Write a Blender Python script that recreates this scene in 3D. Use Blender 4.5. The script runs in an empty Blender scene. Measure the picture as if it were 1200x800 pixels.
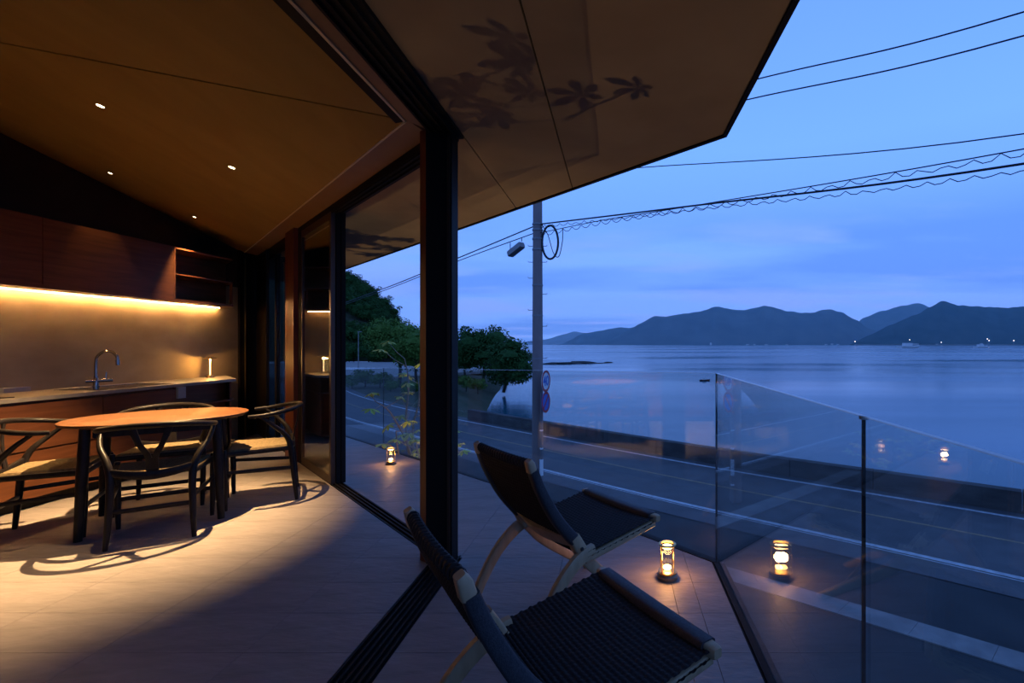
import bpy, math, random
from mathutils import Vector, Matrix
from mathutils.noise import noise as pnoise, fractal

random.seed(7)
SC = bpy.context.scene
COL = SC.collection
PI = math.pi
S2 = math.sqrt(2.0)

# ---------------------------------------------------------------- camera
H = 1.25                      # eye height above the deck floor
cd = bpy.data.cameras.new('camera')
cam = bpy.data.objects.new('camera', cd)
COL.objects.link(cam)
cam.location = (0, 0, H)
cam.rotation_euler = (PI / 2, 0, 0)
cd.sensor_width = 36
cd.lens = 17.01
cd.shift_x = -122 / 1200
cd.shift_y = 3 / 1200
cd.clip_start = 0.05
cd.clip_end = 20000
SC.camera = cam
SC.view_settings.view_transform = 'Standard'
SC.view_settings.look = 'None'
SC.view_settings.exposure = 0.0
SC.view_settings.gamma = 1.0
SC.cycles.max_bounces = 10
SC.cycles.transparent_max_bounces = 24
SC.cycles.glossy_bounces = 6
SC.cycles.sample_clamp_indirect = 4.0
SC.cycles.volume_bounces = 0
SC.cycles.caustics_reflective = False
SC.cycles.caustics_refractive = False

# ---------------------------------------------------------------- world: blue hour sky with thin cloud
W = bpy.data.worlds.new('world')
SC.world = W
W.use_nodes = True
nt = W.node_tree
nt.nodes.clear()
def N(t, **k):
    n = nt.nodes.new(t)
    for a, b in k.items():
        setattr(n, a, b)
    return n
L = lambda a, b: nt.links.new(a, b)
wo = N('ShaderNodeOutputWorld'); bg = N('ShaderNodeBackground')
tc = N('ShaderNodeTexCoord'); sx = N('ShaderNodeSeparateXYZ')
L(tc.outputs['Generated'], sx.inputs[0])
rp = N('ShaderNodeValToRGB')
e = rp.color_ramp.elements
def ramp(r, pts):
    while len(r.elements) > 1:
        r.elements.remove(r.elements[0])
    r.elements[0].position = pts[0][0]; r.elements[0].color = (*pts[0][1], 1)
    for p, c in pts[1:]:
        q = r.elements.new(p); q.color = (*c, 1)
ramp(rp.color_ramp, [(0.0, (.145, .352, .98)), (.08, (.154, .355, 1.0)), (.17, (.156, .350, 1.0)), (.26, (.138, .325, .98)),
                     (.36, (.148, .350, 1.0)), (.55, (.122, .295, .93)), (1.0, (.078, .205, .72))])
L(sx.outputs['Z'], rp.inputs['Fac'])
# clouds on a flat layer: direction.xy / (z + .12)
za = N('ShaderNodeMath', operation='ADD'); za.inputs[1].default_value = .10
zm = N('ShaderNodeMath', operation='MAXIMUM'); zm.inputs[1].default_value = 0.0
L(sx.outputs['Z'], zm.inputs[0]); L(zm.outputs[0], za.inputs[0])
dx = N('ShaderNodeMath', operation='DIVIDE'); dy = N('ShaderNodeMath', operation='DIVIDE')
L(sx.outputs['X'], dx.inputs[0]); L(za.outputs[0], dx.inputs[1])
L(sx.outputs['Y'], dy.inputs[0]); L(za.outputs[0], dy.inputs[1])
cb = N('ShaderNodeCombineXYZ'); L(dx.outputs[0], cb.inputs[0]); L(dy.outputs[0], cb.inputs[1])
mp = N('ShaderNodeMapping'); mp.inputs['Rotation'].default_value = (0, 0, .12); mp.inputs['Scale'].default_value = (.32, .62, 1); mp.inputs['Location'].default_value = (4.4, .9, 0)
L(cb.outputs[0], mp.inputs[0])
n1 = N('ShaderNodeTexNoise'); n1.inputs['Scale'].default_value = 1.6; n1.inputs['Detail'].default_value = 7; n1.inputs['Roughness'].default_value = .55
L(mp.outputs[0], n1.inputs['Vector'])
r1 = N('ShaderNodeValToRGB'); ramp(r1.color_ramp, [(.50, (0, 0, 0)), (.62, (1, 1, 1))])
L(n1.outputs['Fac'], r1.inputs['Fac'])
mp2 = N('ShaderNodeMapping'); mp2.inputs['Scale'].default_value = (.22, .5, 1); mp2.inputs['Location'].default_value = (8.2, 2.1, 0)
L(cb.outputs[0], mp2.inputs[0])
n2 = N('ShaderNodeTexNoise'); n2.inputs['Scale'].default_value = .75; n2.inputs['Detail'].default_value = 6
L(mp2.outputs[0], n2.inputs['Vector'])
r2 = N('ShaderNodeValToRGB'); ramp(r2.color_ramp, [(.46, (0, 0, 0)), (.56, (1, 1, 1))])
L(n2.outputs['Fac'], r2.inputs['Fac'])
# clouds thin out towards the zenith
fz = N('ShaderNodeMapRange'); fz.inputs['From Min'].default_value = .20; fz.inputs['From Max'].default_value = .27
fz.inputs['To Min'].default_value = 1; fz.inputs['To Max'].default_value = .08
L(sx.outputs['Z'], fz.inputs['Value'])
def scaled(a, k):
    m = N('ShaderNodeMath', operation='MULTIPLY'); m.inputs[1].default_value = k; L(a, m.inputs[0])
    m2 = N('ShaderNodeMath', operation='MULTIPLY'); L(m.outputs[0], m2.inputs[0]); L(fz.outputs[0], m2.inputs[1])
    return m2.outputs[0]
m1 = N('ShaderNodeMixRGB'); m1.inputs[2].default_value = (.092, .240, .80, 1)
L(scaled(r2.outputs[0], .9), m1.inputs[0]); L(rp.outputs[0], m1.inputs[1])
m2 = N('ShaderNodeMixRGB'); m2.inputs[2].default_value = (.190, .345, .95, 1)
L(scaled(r1.outputs[0], .7), m2.inputs[0]); L(m1.outputs[0], m2.inputs[1])
L(m2.outputs[0], bg.inputs['Color'])
bg.inputs['Strength'].default_value = 1.4
L(bg.outputs[0], wo.inputs[0])

# light levels (watts) used by the lamp builders below
DOWNLIGHT_W = 900.0
STRIP_E = 300.0
HAZE = 1.3e-4                     # scattering per metre over the bay
TABLE_LAMP_W = 6.0
LANTERN_W = 3.0
GARDEN_W = 110.0
WARM = (1.0, .64, .30)
LEDC = (1.0, .53, .19)
WARMER = (1.0, .50, .13)

# ---------------------------------------------------------------- helpers
def proj(u, v, z):
    """a point of the photograph at a known height -> world point"""
    y = 567.0 * (H - z) / (v - 403.0)
    return ((u - 722.0) / 567.0 * y, y)

class MB:
    def __init__(s):
        s.v = []; s.f = []
    def add(s, vs, fs):
        o = len(s.v)
        s.v += [tuple(p) for p in vs]
        s.f += [tuple(i + o for i in f) for f in fs]
        return s
    def box(s, x0, x1, y0, y1, z0, z1, M=None):
        vs = [Vector((x, y, z)) for z in (z0, z1) for x, y in ((x0, y0), (x1, y0), (x1, y1), (x0, y1))]
        if M: vs = [M @ p for p in vs]
        return s.add(vs, [(3, 2, 1, 0), (4, 5, 6, 7), (0, 1, 5, 4), (1, 2, 6, 5), (2, 3, 7, 6), (3, 0, 4, 7)])
    def prism(s, poly, z0, z1):
        """poly counter-clockwise xy; z0 / z1 numbers or functions of (x, y)"""
        a = 0
        n = len(poly)
        for i in range(n):
            x0, y0 = poly[i]; x1, y1 = poly[(i + 1) % n]
            a += x0 * y1 - x1 * y0
        if a < 0: poly = poly[::-1]
        g0 = z0 if callable(z0) else (lambda x, y: z0)
        g1 = z1 if callable(z1) else (lambda x, y: z1)
        vs = [(x, y, g0(x, y)) for x, y in poly] + [(x, y, g1(x, y)) for x, y in poly]
        fs = [tuple(range(n - 1, -1, -1)), tuple(range(n, 2 * n))]
        fs += [(i, (i + 1) % n, n + (i + 1) % n, n + i) for i in range(n)]
        return s.add(vs, fs)
    def tube(s, pts, r, seg=8, cap=True, flat=None):
        """pts list of Vector; r number or list; flat=(a,b) scales the two section axes; twist free frames"""
        pts = [Vector(p) for p in pts]
        n = len(pts)
        rr = r if isinstance(r, (list, tuple)) else [r] * n
        t0 = (pts[1] - pts[0]).normalized()
        up = Vector((0, 0, 1)) if abs(t0.z) < .9 else Vector((0, 1, 0))
        side = t0.cross(up).normalized()
        vs = []; fs = []
        for i, p in enumerate(pts):
            t = (pts[min(i + 1, n - 1)] - pts[max(i - 1, 0)]).normalized()
            side = (side - t * side.dot(t)).normalized()
            nn = side.cross(t)
            for k in range(seg):
                a = 2 * PI * k / seg
                ca, sa = math.cos(a), math.sin(a)
                if flat: ca *= flat[0]; sa *= flat[1]
                vs.append(p + (side * ca + nn * sa) * rr[i])
        for i in range(n - 1):
            for k in range(seg):
                k2 = (k + 1) % seg
                fs.append((i * seg + k, i * seg + k2, (i + 1) * seg + k2, (i + 1) * seg + k))
        if cap:
            fs.append(tuple(range(seg))[::-1]); fs.append(tuple((n - 1) * seg + k for k in range(seg)))
        return s.add(vs, fs)
    def bar(s, pts, w, h, side):
        """rounded rectangular section swept along pts; w along 'side', h across; w,h numbers or lists"""
        pts = [Vector(p) for p in pts]; n = len(pts)
        ww = w if isinstance(w, (list, tuple)) else [w] * n
        hh = h if isinstance(h, (list, tuple)) else [h] * n
        sd = Vector(side).normalized()
        c = .72
        sec = [(1, -c), (1, c), (c, 1), (-c, 1), (-1, c), (-1, -c), (-c, -1), (c, -1)]
        vs = []; fs = []
        for i, p in enumerate(pts):
            t = (pts[min(i + 1, n - 1)] - pts[max(i - 1, 0)]).normalized()
            a = (sd - t * sd.dot(t)).normalized(); b = t.cross(a)
            for q, r_ in sec:
                vs.append(p + a * q * ww[i] / 2 + b * r_ * hh[i] / 2)
        m = len(sec)
        for i in range(n - 1):
            for k in range(m):
                k2 = (k + 1) % m
                fs.append((i * m + k, i * m + k2, (i + 1) * m + k2, (i + 1) * m + k))
        fs.append(tuple(range(m))[::-1]); fs.append(tuple((n - 1) * m + k for k in range(m)))
        return s.add(vs, fs)
    def lathe(s, prof, cx=0, cy=0, seg=24, cap=True):
        vs = []; fs = []
        for r, z in prof:
            for k in range(seg):
                a = 2 * PI * k / seg
                vs.append((cx + r * math.cos(a), cy + r * math.sin(a), z))
        n = len(prof)
        for i in range(n - 1):
            for k in range(seg):
                k2 = (k + 1) % seg
                fs.append((i * seg + k, i * seg + k2, (i + 1) * seg + k2, (i + 1) * seg + k))
        if cap:
            fs.append(tuple(range(seg))[::-1]); fs.append(tuple((n - 1) * seg + k for k in range(seg)))
        return s.add(vs, fs)
    def blob(s, c, r, sub=2, amp=.25, fq=1.2, sq=(1, 1, 1), seed=0):
        vs, fs = ICO[sub]
        out = []
        for p in vs:
            d = 1 + amp * pnoise(p * fq + Vector((seed * 3.7, seed * 1.3, seed)))
            out.append((c[0] + p.x * r * d * sq[0], c[1] + p.y * r * d * sq[1], c[2] + p.z * r * d * sq[2]))
        return s.add(out, fs)
    def mesh(s, name, mat, smooth=False, angle=None):
        me = bpy.data.meshes.new(name)
        me.from_pydata(s.v, [], s.f)
        if smooth:
            me.polygons.foreach_set('use_smooth', [True] * len(me.polygons))
        if mat: me.materials.append(mat)
        me.update()
        if smooth and angle:
            me.set_sharp_from_angle(angle=math.radians(angle))
        return me
    def build(s, name, mat, parent=None, smooth=False, angle=40):
        return link(name, s.mesh(name, mat, smooth, angle), parent)

import bmesh
ICO = {}
for sub in (1, 2, 3):
    b_ = bmesh.new(); bmesh.ops.create_icosphere(b_, subdivisions=sub, radius=1)
    b_.verts.ensure_lookup_table()
    ICO[sub] = ([v.co.copy() for v in b_.verts], [tuple(v.index for v in f.verts) for f in b_.faces]); b_.free()

def link(name, me, parent=None):
    o = bpy.data.objects.new(name, me)
    COL.objects.link(o)
    if parent: o.parent = parent
    return o
def thing(name, label, cat, loc=(0, 0, 0), rz=0, group=None):
    o = link(name, None); o.location = loc; o.rotation_euler = (0, 0, rz)
    return tag(o, label, cat, group)
def tag(o, label, cat, group=None, kind=None):
    o['label'] = label; o['category'] = cat
    if group: o['group'] = group
    if kind: o['kind'] = kind
    return o
def struct(o, label=None):
    o['kind'] = 'structure'
    if label: o['label'] = label; 
    return o
def dup(root, loc, rz, label):
    r = root.copy(); COL.objects.link(r); r.location = loc; r.rotation_euler = (0, 0, rz); r['label'] = label
    for ch in list(root.children):
        c = ch.copy(); COL.objects.link(c); c.parent = r
        for g in list(ch.children):
            d = g.copy(); COL.objects.link(d); d.parent = c
    return r
def spline(pts, n=8):
    P = [Vector(p) for p in pts]; out = []
    for i in range(len(P) - 1):
        a = P[max(i - 1, 0)]; b = P[i]; c = P[i + 1]; d = P[min(i + 2, len(P) - 1)]
        for k in range(n):
            t = k / n
            out.append(.5 * ((2 * b) + (c - a) * t + (2 * a - 5 * b + 4 * c - d) * t * t + (3 * b - a - 3 * c + d) * t ** 3))
    out.append(P[-1])
    return out
def lerp_list(vals, n):
    out = []
    for i in range(len(vals) - 1):
        for k in range(n):
            out.append(vals[i] + (vals[i + 1] - vals[i]) * k / n)
    return out + [vals[-1]]
def clip(poly, a, b, c):
    """keep a*x + b*y <= c"""
    out = []
    n = len(poly)
    for i in range(n):
        p, q = poly[i], poly[(i + 1) % n]
        dp, dq = a * p[0] + b * p[1] - c, a * q[0] + b * q[1] - c
        if dp <= 0: out.append(p)
        if (dp < 0 < dq) or (dq < 0 < dp):
            t = dp / (dp - dq)
            out.append((p[0] + (q[0] - p[0]) * t, p[1] + (q[1] - p[1]) * t))
    return out

# ---------------------------------------------------------------- materials
def mat(name, col, rough=.6, metal=0., spec=.5, noise_scale=None, col2=None, stretch=(1, 1, 1), detail=5, bump=0., bump_scale=None, emit=None, emit_s=0, wave=None, lo=.35, hi=.65, distortion=0.):
    m = bpy.data.materials.new(name); m.use_nodes = True
    t = m.node_tree; b = t.nodes['Principled BSDF']
    b.inputs['Base Color'].default_value = (*col, 1); b.inputs['Roughness'].default_value = rough
    b.inputs['Metallic'].default_value = metal; b.inputs['Specular IOR Level'].default_value = spec
    if emit:
        b.inputs['Emission Color'].default_value = (*emit, 1); b.inputs['Emission Strength'].default_value = emit_s
    if noise_scale or bump:
        co = t.nodes.new('ShaderNodeTexCoord'); mp = t.nodes.new('ShaderNodeMapping')
        mp.inputs['Scale'].default_value = stretch
        t.links.new(co.outputs['Object'], mp.inputs[0])
    if noise_scale:
        nz = t.nodes.new('ShaderNodeTexNoise'); nz.inputs['Scale'].default_value = noise_scale; nz.inputs['Detail'].default_value = detail
        nz.inputs['Distortion'].default_value = distortion
        t.links.new(mp.outputs[0], nz.inputs['Vector'])
        r = t.nodes.new('ShaderNodeValToRGB'); ramp(r.color_ramp, [(lo, col), (hi, col2 or tuple(c * .7 for c in col))])
        t.links.new(nz.outputs['Fac'], r.inputs['Fac']); t.links.new(r.outputs[0], b.inputs['Base Color'])
    if bump:
        nb = t.nodes.new('ShaderNodeTexNoise'); nb.inputs['Scale'].default_value = bump_scale or (noise_scale or 20) * 2; nb.inputs['Detail'].default_value = 4
        t.links.new(mp.outputs[0], nb.inputs['Vector'])
        bp = t.nodes.new('ShaderNodeBump'); bp.inputs['Strength'].default_value = bump; bp.inputs['Distance'].default_value = .01
        t.links.new(nb.outputs['Fac'], bp.inputs['Height']); t.links.new(bp.outputs[0], b.inputs['Normal'])
    return m

def glass_mat(name, tint=(.93, .96, .95), rough=0.0, ior=1.5):
    m = bpy.data.materials.new(name); m.use_nodes = True
    t = m.node_tree; t.nodes.clear()
    o = t.nodes.new('ShaderNodeOutputMaterial'); mx = t.nodes.new('ShaderNodeMixShader')
    tr = t.nodes.new('ShaderNodeBsdfTransparent'); gl = t.nodes.new('ShaderNodeBsdfGlossy')
    tr.inputs[0].default_value = (*tint, 1); gl.inputs['Roughness'].default_value = rough; gl.inputs[0].default_value = (1, 1, 1, 1)
    ge = t.nodes.new('ShaderNodeNewGeometry'); mr = t.nodes.new('ShaderNodeMapRange')
    mr.inputs['To Min'].default_value = ior; mr.inputs['To Max'].default_value = 1 / ior
    t.links.new(ge.outputs['Backfacing'], mr.inputs['Value'])
    fr = t.nodes.new('ShaderNodeFresnel'); t.links.new(mr.outputs[0], fr.inputs['IOR'])
    t.links.new(fr.outputs[0], mx.inputs[0]); t.links.new(tr.outputs[0], mx.inputs[1]); t.links.new(gl.outputs[0], mx.inputs[2])
    t.links.new(mx.outputs[0], o.inputs[0])
    return m

M = {}
M['tile'] = mat('stone_tile', (.235, .20, .18), .55, 0, .3, 2.6, (.165, .14, .125), (1, 3.2, 1), 10, .35, 14, distortion=1.4, lo=.3, hi=.7)
M['grout'] = mat('grout', (.11, .095, .085), .9)
M['ceiling'] = mat('ceiling_ply', (.30, .185, .045), .62, 0, .3, 2.2, (.25, .15, .034), (1.4, .5, 1), 8, distortion=.8)
M['soffit'] = mat('soffit_board', (.27, .20, .135), .75, 0, .15, 2.6, (.23, .165, .11), (1, 1, 1), 6)
M['plaster'] = mat('mortar_wall', (.34, .265, .16), .75, 0, .2, 2.4, (.26, .20, .115), (1, 1, 1.6), 8, .15, 9)
M['darkwall'] = mat('dark_plaster', (.045, .032, .024), .9, 0, .1, 3, (.035, .025, .02))
M['wood'] = mat('red_brown_wood', (.19, .066, .024), .42, 0, .3, 3.0, (.115, .038, .014), (1, .8, 9), 10, .05, 30, distortion=.6, lo=.3, hi=.7)
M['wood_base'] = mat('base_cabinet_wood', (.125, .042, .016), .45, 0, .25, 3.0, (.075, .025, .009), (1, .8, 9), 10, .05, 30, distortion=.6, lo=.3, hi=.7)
M['wood_post'] = mat('post_wood', (.15, .038, .012), .5, 0, .3, 6.0, (.095, .024, .009), (5, 5, .7), 7)
M['beam'] = mat('beam_wood', (.25, .14, .065), .5, 0, .35, 5.0, (.22, .12, .058), (.7, .7, 3), 7)
M['trim'] = mat('pale_trim', (.75, .58, .36), .4)
M['oak'] = mat('table_oak', (.090, .034, .0105), .45, 0, .2, 4.0, (.070, .026, .0075), (6, .8, 1), 8)
M['ash'] = mat('pale_chair_wood', (.40, .27, .15), .5, 0, .3, 8.0, (.32, .21, .115), (4, 4, 1), 6)
M['black_wood'] = mat('black_wood', (.007, .005, .0045), .38, 0, .12, 12, (.012, .010, .009), (3, 3, 1))
M['black'] = mat('black_metal', (.009, .008, .008), .6, 0, .10)
M['bronze'] = mat('bronze_frame', (.055, .030, .018), .38, .4, .5)
M['cord'] = mat('paper_cord', (.15, .108, .058), .9, 0, .1, 60, (.095, .067, .034), (1, 1, 1), 3, .3, 120)
M['rope'] = mat('dark_cord', (.017, .013, .012), .7, 0, .2, 90, (.010, .008, .008), (1, 1, 1), 3, .2, 220)
M['rope_smooth'] = mat('dark_cord_wrap', (.036, .034, .038), .6, 0, .3, 160, (.022, .021, .024), (1, 1, 1), 2, .2, 260)
M['steel'] = mat('dark_steel', (.30, .28, .26), .22, 1.0)
M['counter'] = mat('counter_top', (.25, .22, .18), .4, 0, .45, 6, (.19, .165, .135))
M['hob'] = mat('hob_glass', (.012, .012, .013), .12)
M['grey'] = mat('grey_plastic', (.30, .29, .28), .5)
M['metal_grey'] = mat('rail_metal', (.20, .19, .19), .5, .5)
M['rail_glass'] = glass_mat('rail_glass', (.93, .955, .95), 0.0, 1.56)
M['edge'] = glass_mat('glass_edge', (.80, .76, .72), .4, 1.14)
M['door_glass'] = glass_mat('door_glass', (.80, .83, .82), 0.0, 2.0)
M['lamp_glass'] = glass_mat('lamp_glass', (.99, .97, .93), 0.0, 1.25)
M['led'] = mat('led_strip', (1, .8, .5), .5, emit=LEDC, emit_s=STRIP_E)
M['lantern_base'] = mat('lantern_base', (.20, .14, .09), .45, .3)
M['ring'] = mat('lamp_ring', (.16, .10, .05), .6)
M['led_spot'] = mat('lamp_lens', (1, .8, .5), .5, emit=(1, .80, .48), emit_s=14)
M['flame'] = mat('lantern_glow', (1, .7, .3), .5, emit=(1, .62, .22), emit_s=13)
M['lamp_stem'] = mat('lamp_stem_glow', (1, .8, .5), .4, emit=(1, .66, .28), emit_s=3.2)
M['brass'] = mat('brass', (.62, .40, .16), .28, 1.0)
M['asphalt'] = mat('asphalt', (.085, .083, .082), .75, 0, .35, 1.6, (.062, .060, .060), (1, 1, 1), 9, .2, 60)
M['apron'] = mat('apron_asphalt', (.040, .043, .042), .85, 0, .2, .9, (.028, .031, .031), (1, 1, 1), 9, .2, 50)
M['paint_white'] = mat('road_white', (.50, .50, .49), .65, 0, .35, 9, (.34, .34, .335))
M['paint_yellow'] = mat('road_yellow', (.34, .22, .11), .7, 0, .3, 9, (.22, .145, .08))
M['concrete'] = mat('concrete', (.24, .225, .205), .85, 0, .3, 3, (.17, .16, .148), (1, 1, 1), 8)
M['seawall'] = mat('seawall_concrete', (.085, .077, .07), .9, 0, .2, 1.2, (.05, .046, .043), (1, 1, 3), 8)
M['pole'] = mat('pole_concrete', (.23, .175, .16), .8, 0, .3, 4, (.185, .145, .135), (1, 1, .4))
M['cable'] = mat('cable', (.012, .014, .016), .6)
M['sign_white'] = mat('sign_white', (.75, .75, .74), .45)
M['sign_red'] = mat('sign_red', (.45, .03, .03), .45)
M['sign_blue'] = mat('sign_blue', (.04, .13, .48), .45)
M['bank'] = mat('grassy_bank', (.050, .062, .030), .95, 0, .1, .8, (.085, .078, .05), (1, 1, 1), 9)
M['gravel'] = mat('gravel_lot', (.26, .24, .21), .95, 0, .15, 1.5, (.19, .175, .155), (1, 1, 1), 9)
M['leaf_dark'] = mat('leaf_dark', (.017, .052, .011), .85, 0, .1, 1.5, (.032, .075, .016), (1, 1, 1), 4)
M['leaf_mid'] = mat('leaf_mid', (.055, .115, .018), .8, 0, .1, 1.5, (.09, .15, .025), (1, 1, 1), 4)
M['leaf_light'] = mat('leaf_light', (.42, .52, .10), .6, 0, .2, 3, (.54, .58, .14), (1, 1, 1), 3)
M['bark'] = mat('bark', (.06, .045, .035), .9, 0, .2, 6, (.035, .028, .022), (1, 1, .3))
M['twig'] = mat('pale_twig', (.30, .26, .20), .8)
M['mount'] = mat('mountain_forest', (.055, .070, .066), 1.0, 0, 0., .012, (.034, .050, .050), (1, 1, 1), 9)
M['mount_far'] = mat('mountain_far_hazed', (.23, .25, .25), 1.0, 0, 0., .008, (.20, .22, .225), (1, 1, 1), 8)  # forest colour made paler: part of the distance haze is put into it
M['mount_mid'] = mat('mountain_mid_hazed', (.115, .130, .130), 1.0, 0, 0., .010, (.085, .10, .104), (1, 1, 1), 9)  # same woods, with a little haze put into the colour
M['rock'] = mat('sea_rock', (.035, .032, .028), .9, 0, .2, 3, (.02, .018, .016))
M['house'] = mat('shore_house', (.62, .60, .56), .8)
M['boat'] = mat('boat_white', (.55, .55, .53), .6)
M['harbour'] = mat('harbour_lamp', (1, .9, .8), .5, emit=(1, .86, .70), emit_s=4)

# water: dark, glossy, with long smooth bands
mw = bpy.data.materials.new('sea_water'); mw.use_nodes = True
t = mw.node_tree; b = t.nodes['Principled BSDF']
b.inputs['Base Color'].default_value = (.005, .080, .115, 1); b.inputs['IOR'].default_value = 1.33
co = t.nodes.new('ShaderNodeTexCoord'); mp_ = t.nodes.new('ShaderNodeMapping'); mp_.inputs['Scale'].default_value = (.004, .022, 1)
t.links.new(co.outputs['Object'], mp_.inputs[0])
nz = t.nodes.new('ShaderNodeTexNoise'); nz.inputs['Scale'].default_value = 1.2; nz.inputs['Detail'].default_value = 5
t.links.new(mp_.outputs[0], nz.inputs['Vector'])
mr = t.nodes.new('ShaderNodeMapRange'); mr.inputs['From Min'].default_value = .38; mr.inputs['From Max'].default_value = .62
mr.inputs['To Min'].default_value = .10; mr.inputs['To Max'].default_value = .30
t.links.new(nz.outputs['Fac'], mr.inputs['Value']); t.links.new(mr.outputs[0], b.inputs['Roughness'])
nb = t.nodes.new('ShaderNodeTexNoise'); nb.inputs['Scale'].default_value = .5; nb.inputs['Detail'].default_value = 3
mp3 = t.nodes.new('ShaderNodeMapping'); mp3.inputs['Scale'].default_value = (.4, 1, 1); t.links.new(co.outputs['Object'], mp3.inputs[0]); t.links.new(mp3.outputs[0], nb.inputs['Vector'])
bp = t.nodes.new('ShaderNodeBump'); bp.inputs['Strength'].default_value = .10; bp.inputs['Distance'].default_value = .12
t.links.new(nb.outputs['Fac'], bp.inputs['Height']); t.links.new(bp.outputs[0], b.inputs['Normal'])
M['sea'] = mw

# ================================================================= THE BUILDING
# plan: camera at the origin looking along +y. Window line B runs along y at x = -1.07,
# window line A runs at 45 degrees, x + y = 1.76, to the kitchen wall at x = XW.
XW = -5.02
BI, BO = -1.07, -.90              # inner / outer edge of the B track
AI, AO = 1.76, 1.925              # x + y of inner / outer edge of the A track
ZS = 2.48                         # soffit and window head
RC = Vector((.578, 2.785))        # railing corner
RD = Vector((-1, 1)).normalized()   # railing A direction
RN = Vector((RD.y, -RD.x)) * -1   # points to the house side
if RN.dot(Vector((-1, -1))) < 0: RN = -RN
def A_pt(y, s=AI):                # a point of a line parallel to A
    return (s - y, y)
EA = Matrix.Translation((AI / 2, AI / 2, 0)) @ Matrix.Rotation(math.radians(135), 4, 'Z')   # local x runs along A away from camera, local y to inside
def A_loc(y):                     # local x on A for the inner-line point at depth y
    return (y - AI / 2) * S2

SLOPE0 = 1.2                      # past this run along railing A the terrace falls gently for drainage
def dz(x, y):
    return -.035 * max(0.0, ((y - x) - (RC.y - RC.x)) / S2 - SLOPE0)
# ---- floor (interior) and deck, tile by tile
def tiles(parent, tests, x_edges, y_edges, mt, z0=-.012, z1=0.0, gap=.0011, fall=None):
    full = {}
    for i in range(len(x_edges) - 1):
        for j in range(len(y_edges) - 1):
            x0, x1, y0, y1 = x_edges[i] + gap, x_edges[i + 1] - gap, y_edges[j] + gap, y_edges[j + 1] - gap
            p = [(x0, y0), (x1, y0), (x1, y1), (x0, y1)]
            q = p
            for a, b_, c in tests:
                q = clip(q, a, b_, c)
                if len(q) < 3: break
            if len(q) < 3: continue
            ar = abs(sum(q[k][0] * q[(k + 1) % len(q)][1] - q[(k + 1) % len(q)][0] * q[k][1] for k in range(len(q)))) / 2
            if ar < 2e-4: continue
            cx, cy = (x0 + x1) / 2, (y0 + y1) / 2
            loc = [(x - cx, y - cy) for x, y in q]
            if fall and min(fall(x, y) for x, y in q) < 0:
                f0 = lambda x, y: fall(x + cx, y + cy)
                me = MB().prism(loc, lambda x, y: f0(x, y) + z0, lambda x, y: f0(x, y) + z1).mesh('tile', mt)
            elif q == p:
                key = (round(x1 - x0, 4), round(y1 - y0, 4))
                if key not in full: full[key] = MB().prism(loc, z0, z1).mesh('tile', mt)
                me = full[key]
            else:
                me = MB().prism(loc, z0, z1).mesh('tile', mt)
            o = link('tile', me, parent); o.location = (cx, cy, 0)
YE = [2.54 + .29 * k for k in range(-11, 25)]
XE_deck = [.29 - .6 * k for k in range(11, -1, -1)] + [.40, .70]
XE_in = [.29 - .6 * k for k in range(10, 1, -1)]
fl = struct(MB().prism([(XW - .2, -3.2), (BI, -3.2), (BI, AI - BI), (XW - .2, AI - XW + .2)], -.25, -.012).build('floor', M['grout']), 'interior floor of large matte stone tiles')
tiles(fl, [(1, 0, BI), (-1, 0, -XW), (1, 1, AI)], XE_in, YE, M['tile'])
c_out = -(RN.x * RC.x + RN.y * RC.y)
dk = link('deck_floor', None); struct(dk, 'outdoor terrace floor of large matte stone tiles')
dpoly = [(BO, -3.2), (.64, -3.2), tuple(RC + Vector((.03, .03))), tuple(RC + RD * 8 + Vector((.03, .03))), (-6.0, AO + 6.0), A_pt(AO - BO, AO)]
cre = RC.y - RC.x + SLOPE0 * S2
MB().prism(clip(dpoly, -1, 1, cre), -.3, -.012).build('bed', M['grout'], dk)
MB().prism(clip(dpoly, 1, -1, -cre), lambda x, y: dz(x, y) - .3, lambda x, y: dz(x, y) - .012).build('bed', M['grout'], dk)
EDGE = .03
tiles(dk, [(-1, 0, -BO), (1, 0, .578 - EDGE), (-RN.x, -RN.y, c_out - EDGE)], XE_deck, YE, M['tile'], fall=dz)
tiles(dk, [(1, 0, BO), (-1, -1, -AO), (-RN.x, -RN.y, c_out - EDGE), (-1, 0, 5.6)], XE_deck, YE, M['tile'], fall=dz)

# ---- kitchen wall, back wall
kw = struct(MB().box(XW - .2, XW, -3.2, 6.42, -.25, 2.0).build('wall_left', M['plaster']), 'mortar plastered kitchen wall behind the worktop')
struct(MB().box(XW - .2, XW - .005, -3.2, 6.42, 2.0, 4.2).build('wall_left_upper', M['darkwall']), 'dark wall above the kitchen cupboards')
struct(MB().box(XW - .2, BO, -3.4, -3.2, -.25, 4.4).build('wall_back', M['darkwall']), 'dark wall behind the camera')
je = MB().box(XW - .2, XW + .03, 6.42, AI - XW + .02, -.012, 2.6)
struct(je.build('trim_1', M['black_wood']), 'dark jamb where kitchen wall meets the windows')
struct(MB().box(XW + .03, XW + .042, 6.50, 6.512, .0, 2.4).build('trim_2', M['brass']), 'thin brass coloured strip on the dark jamb')

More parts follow.
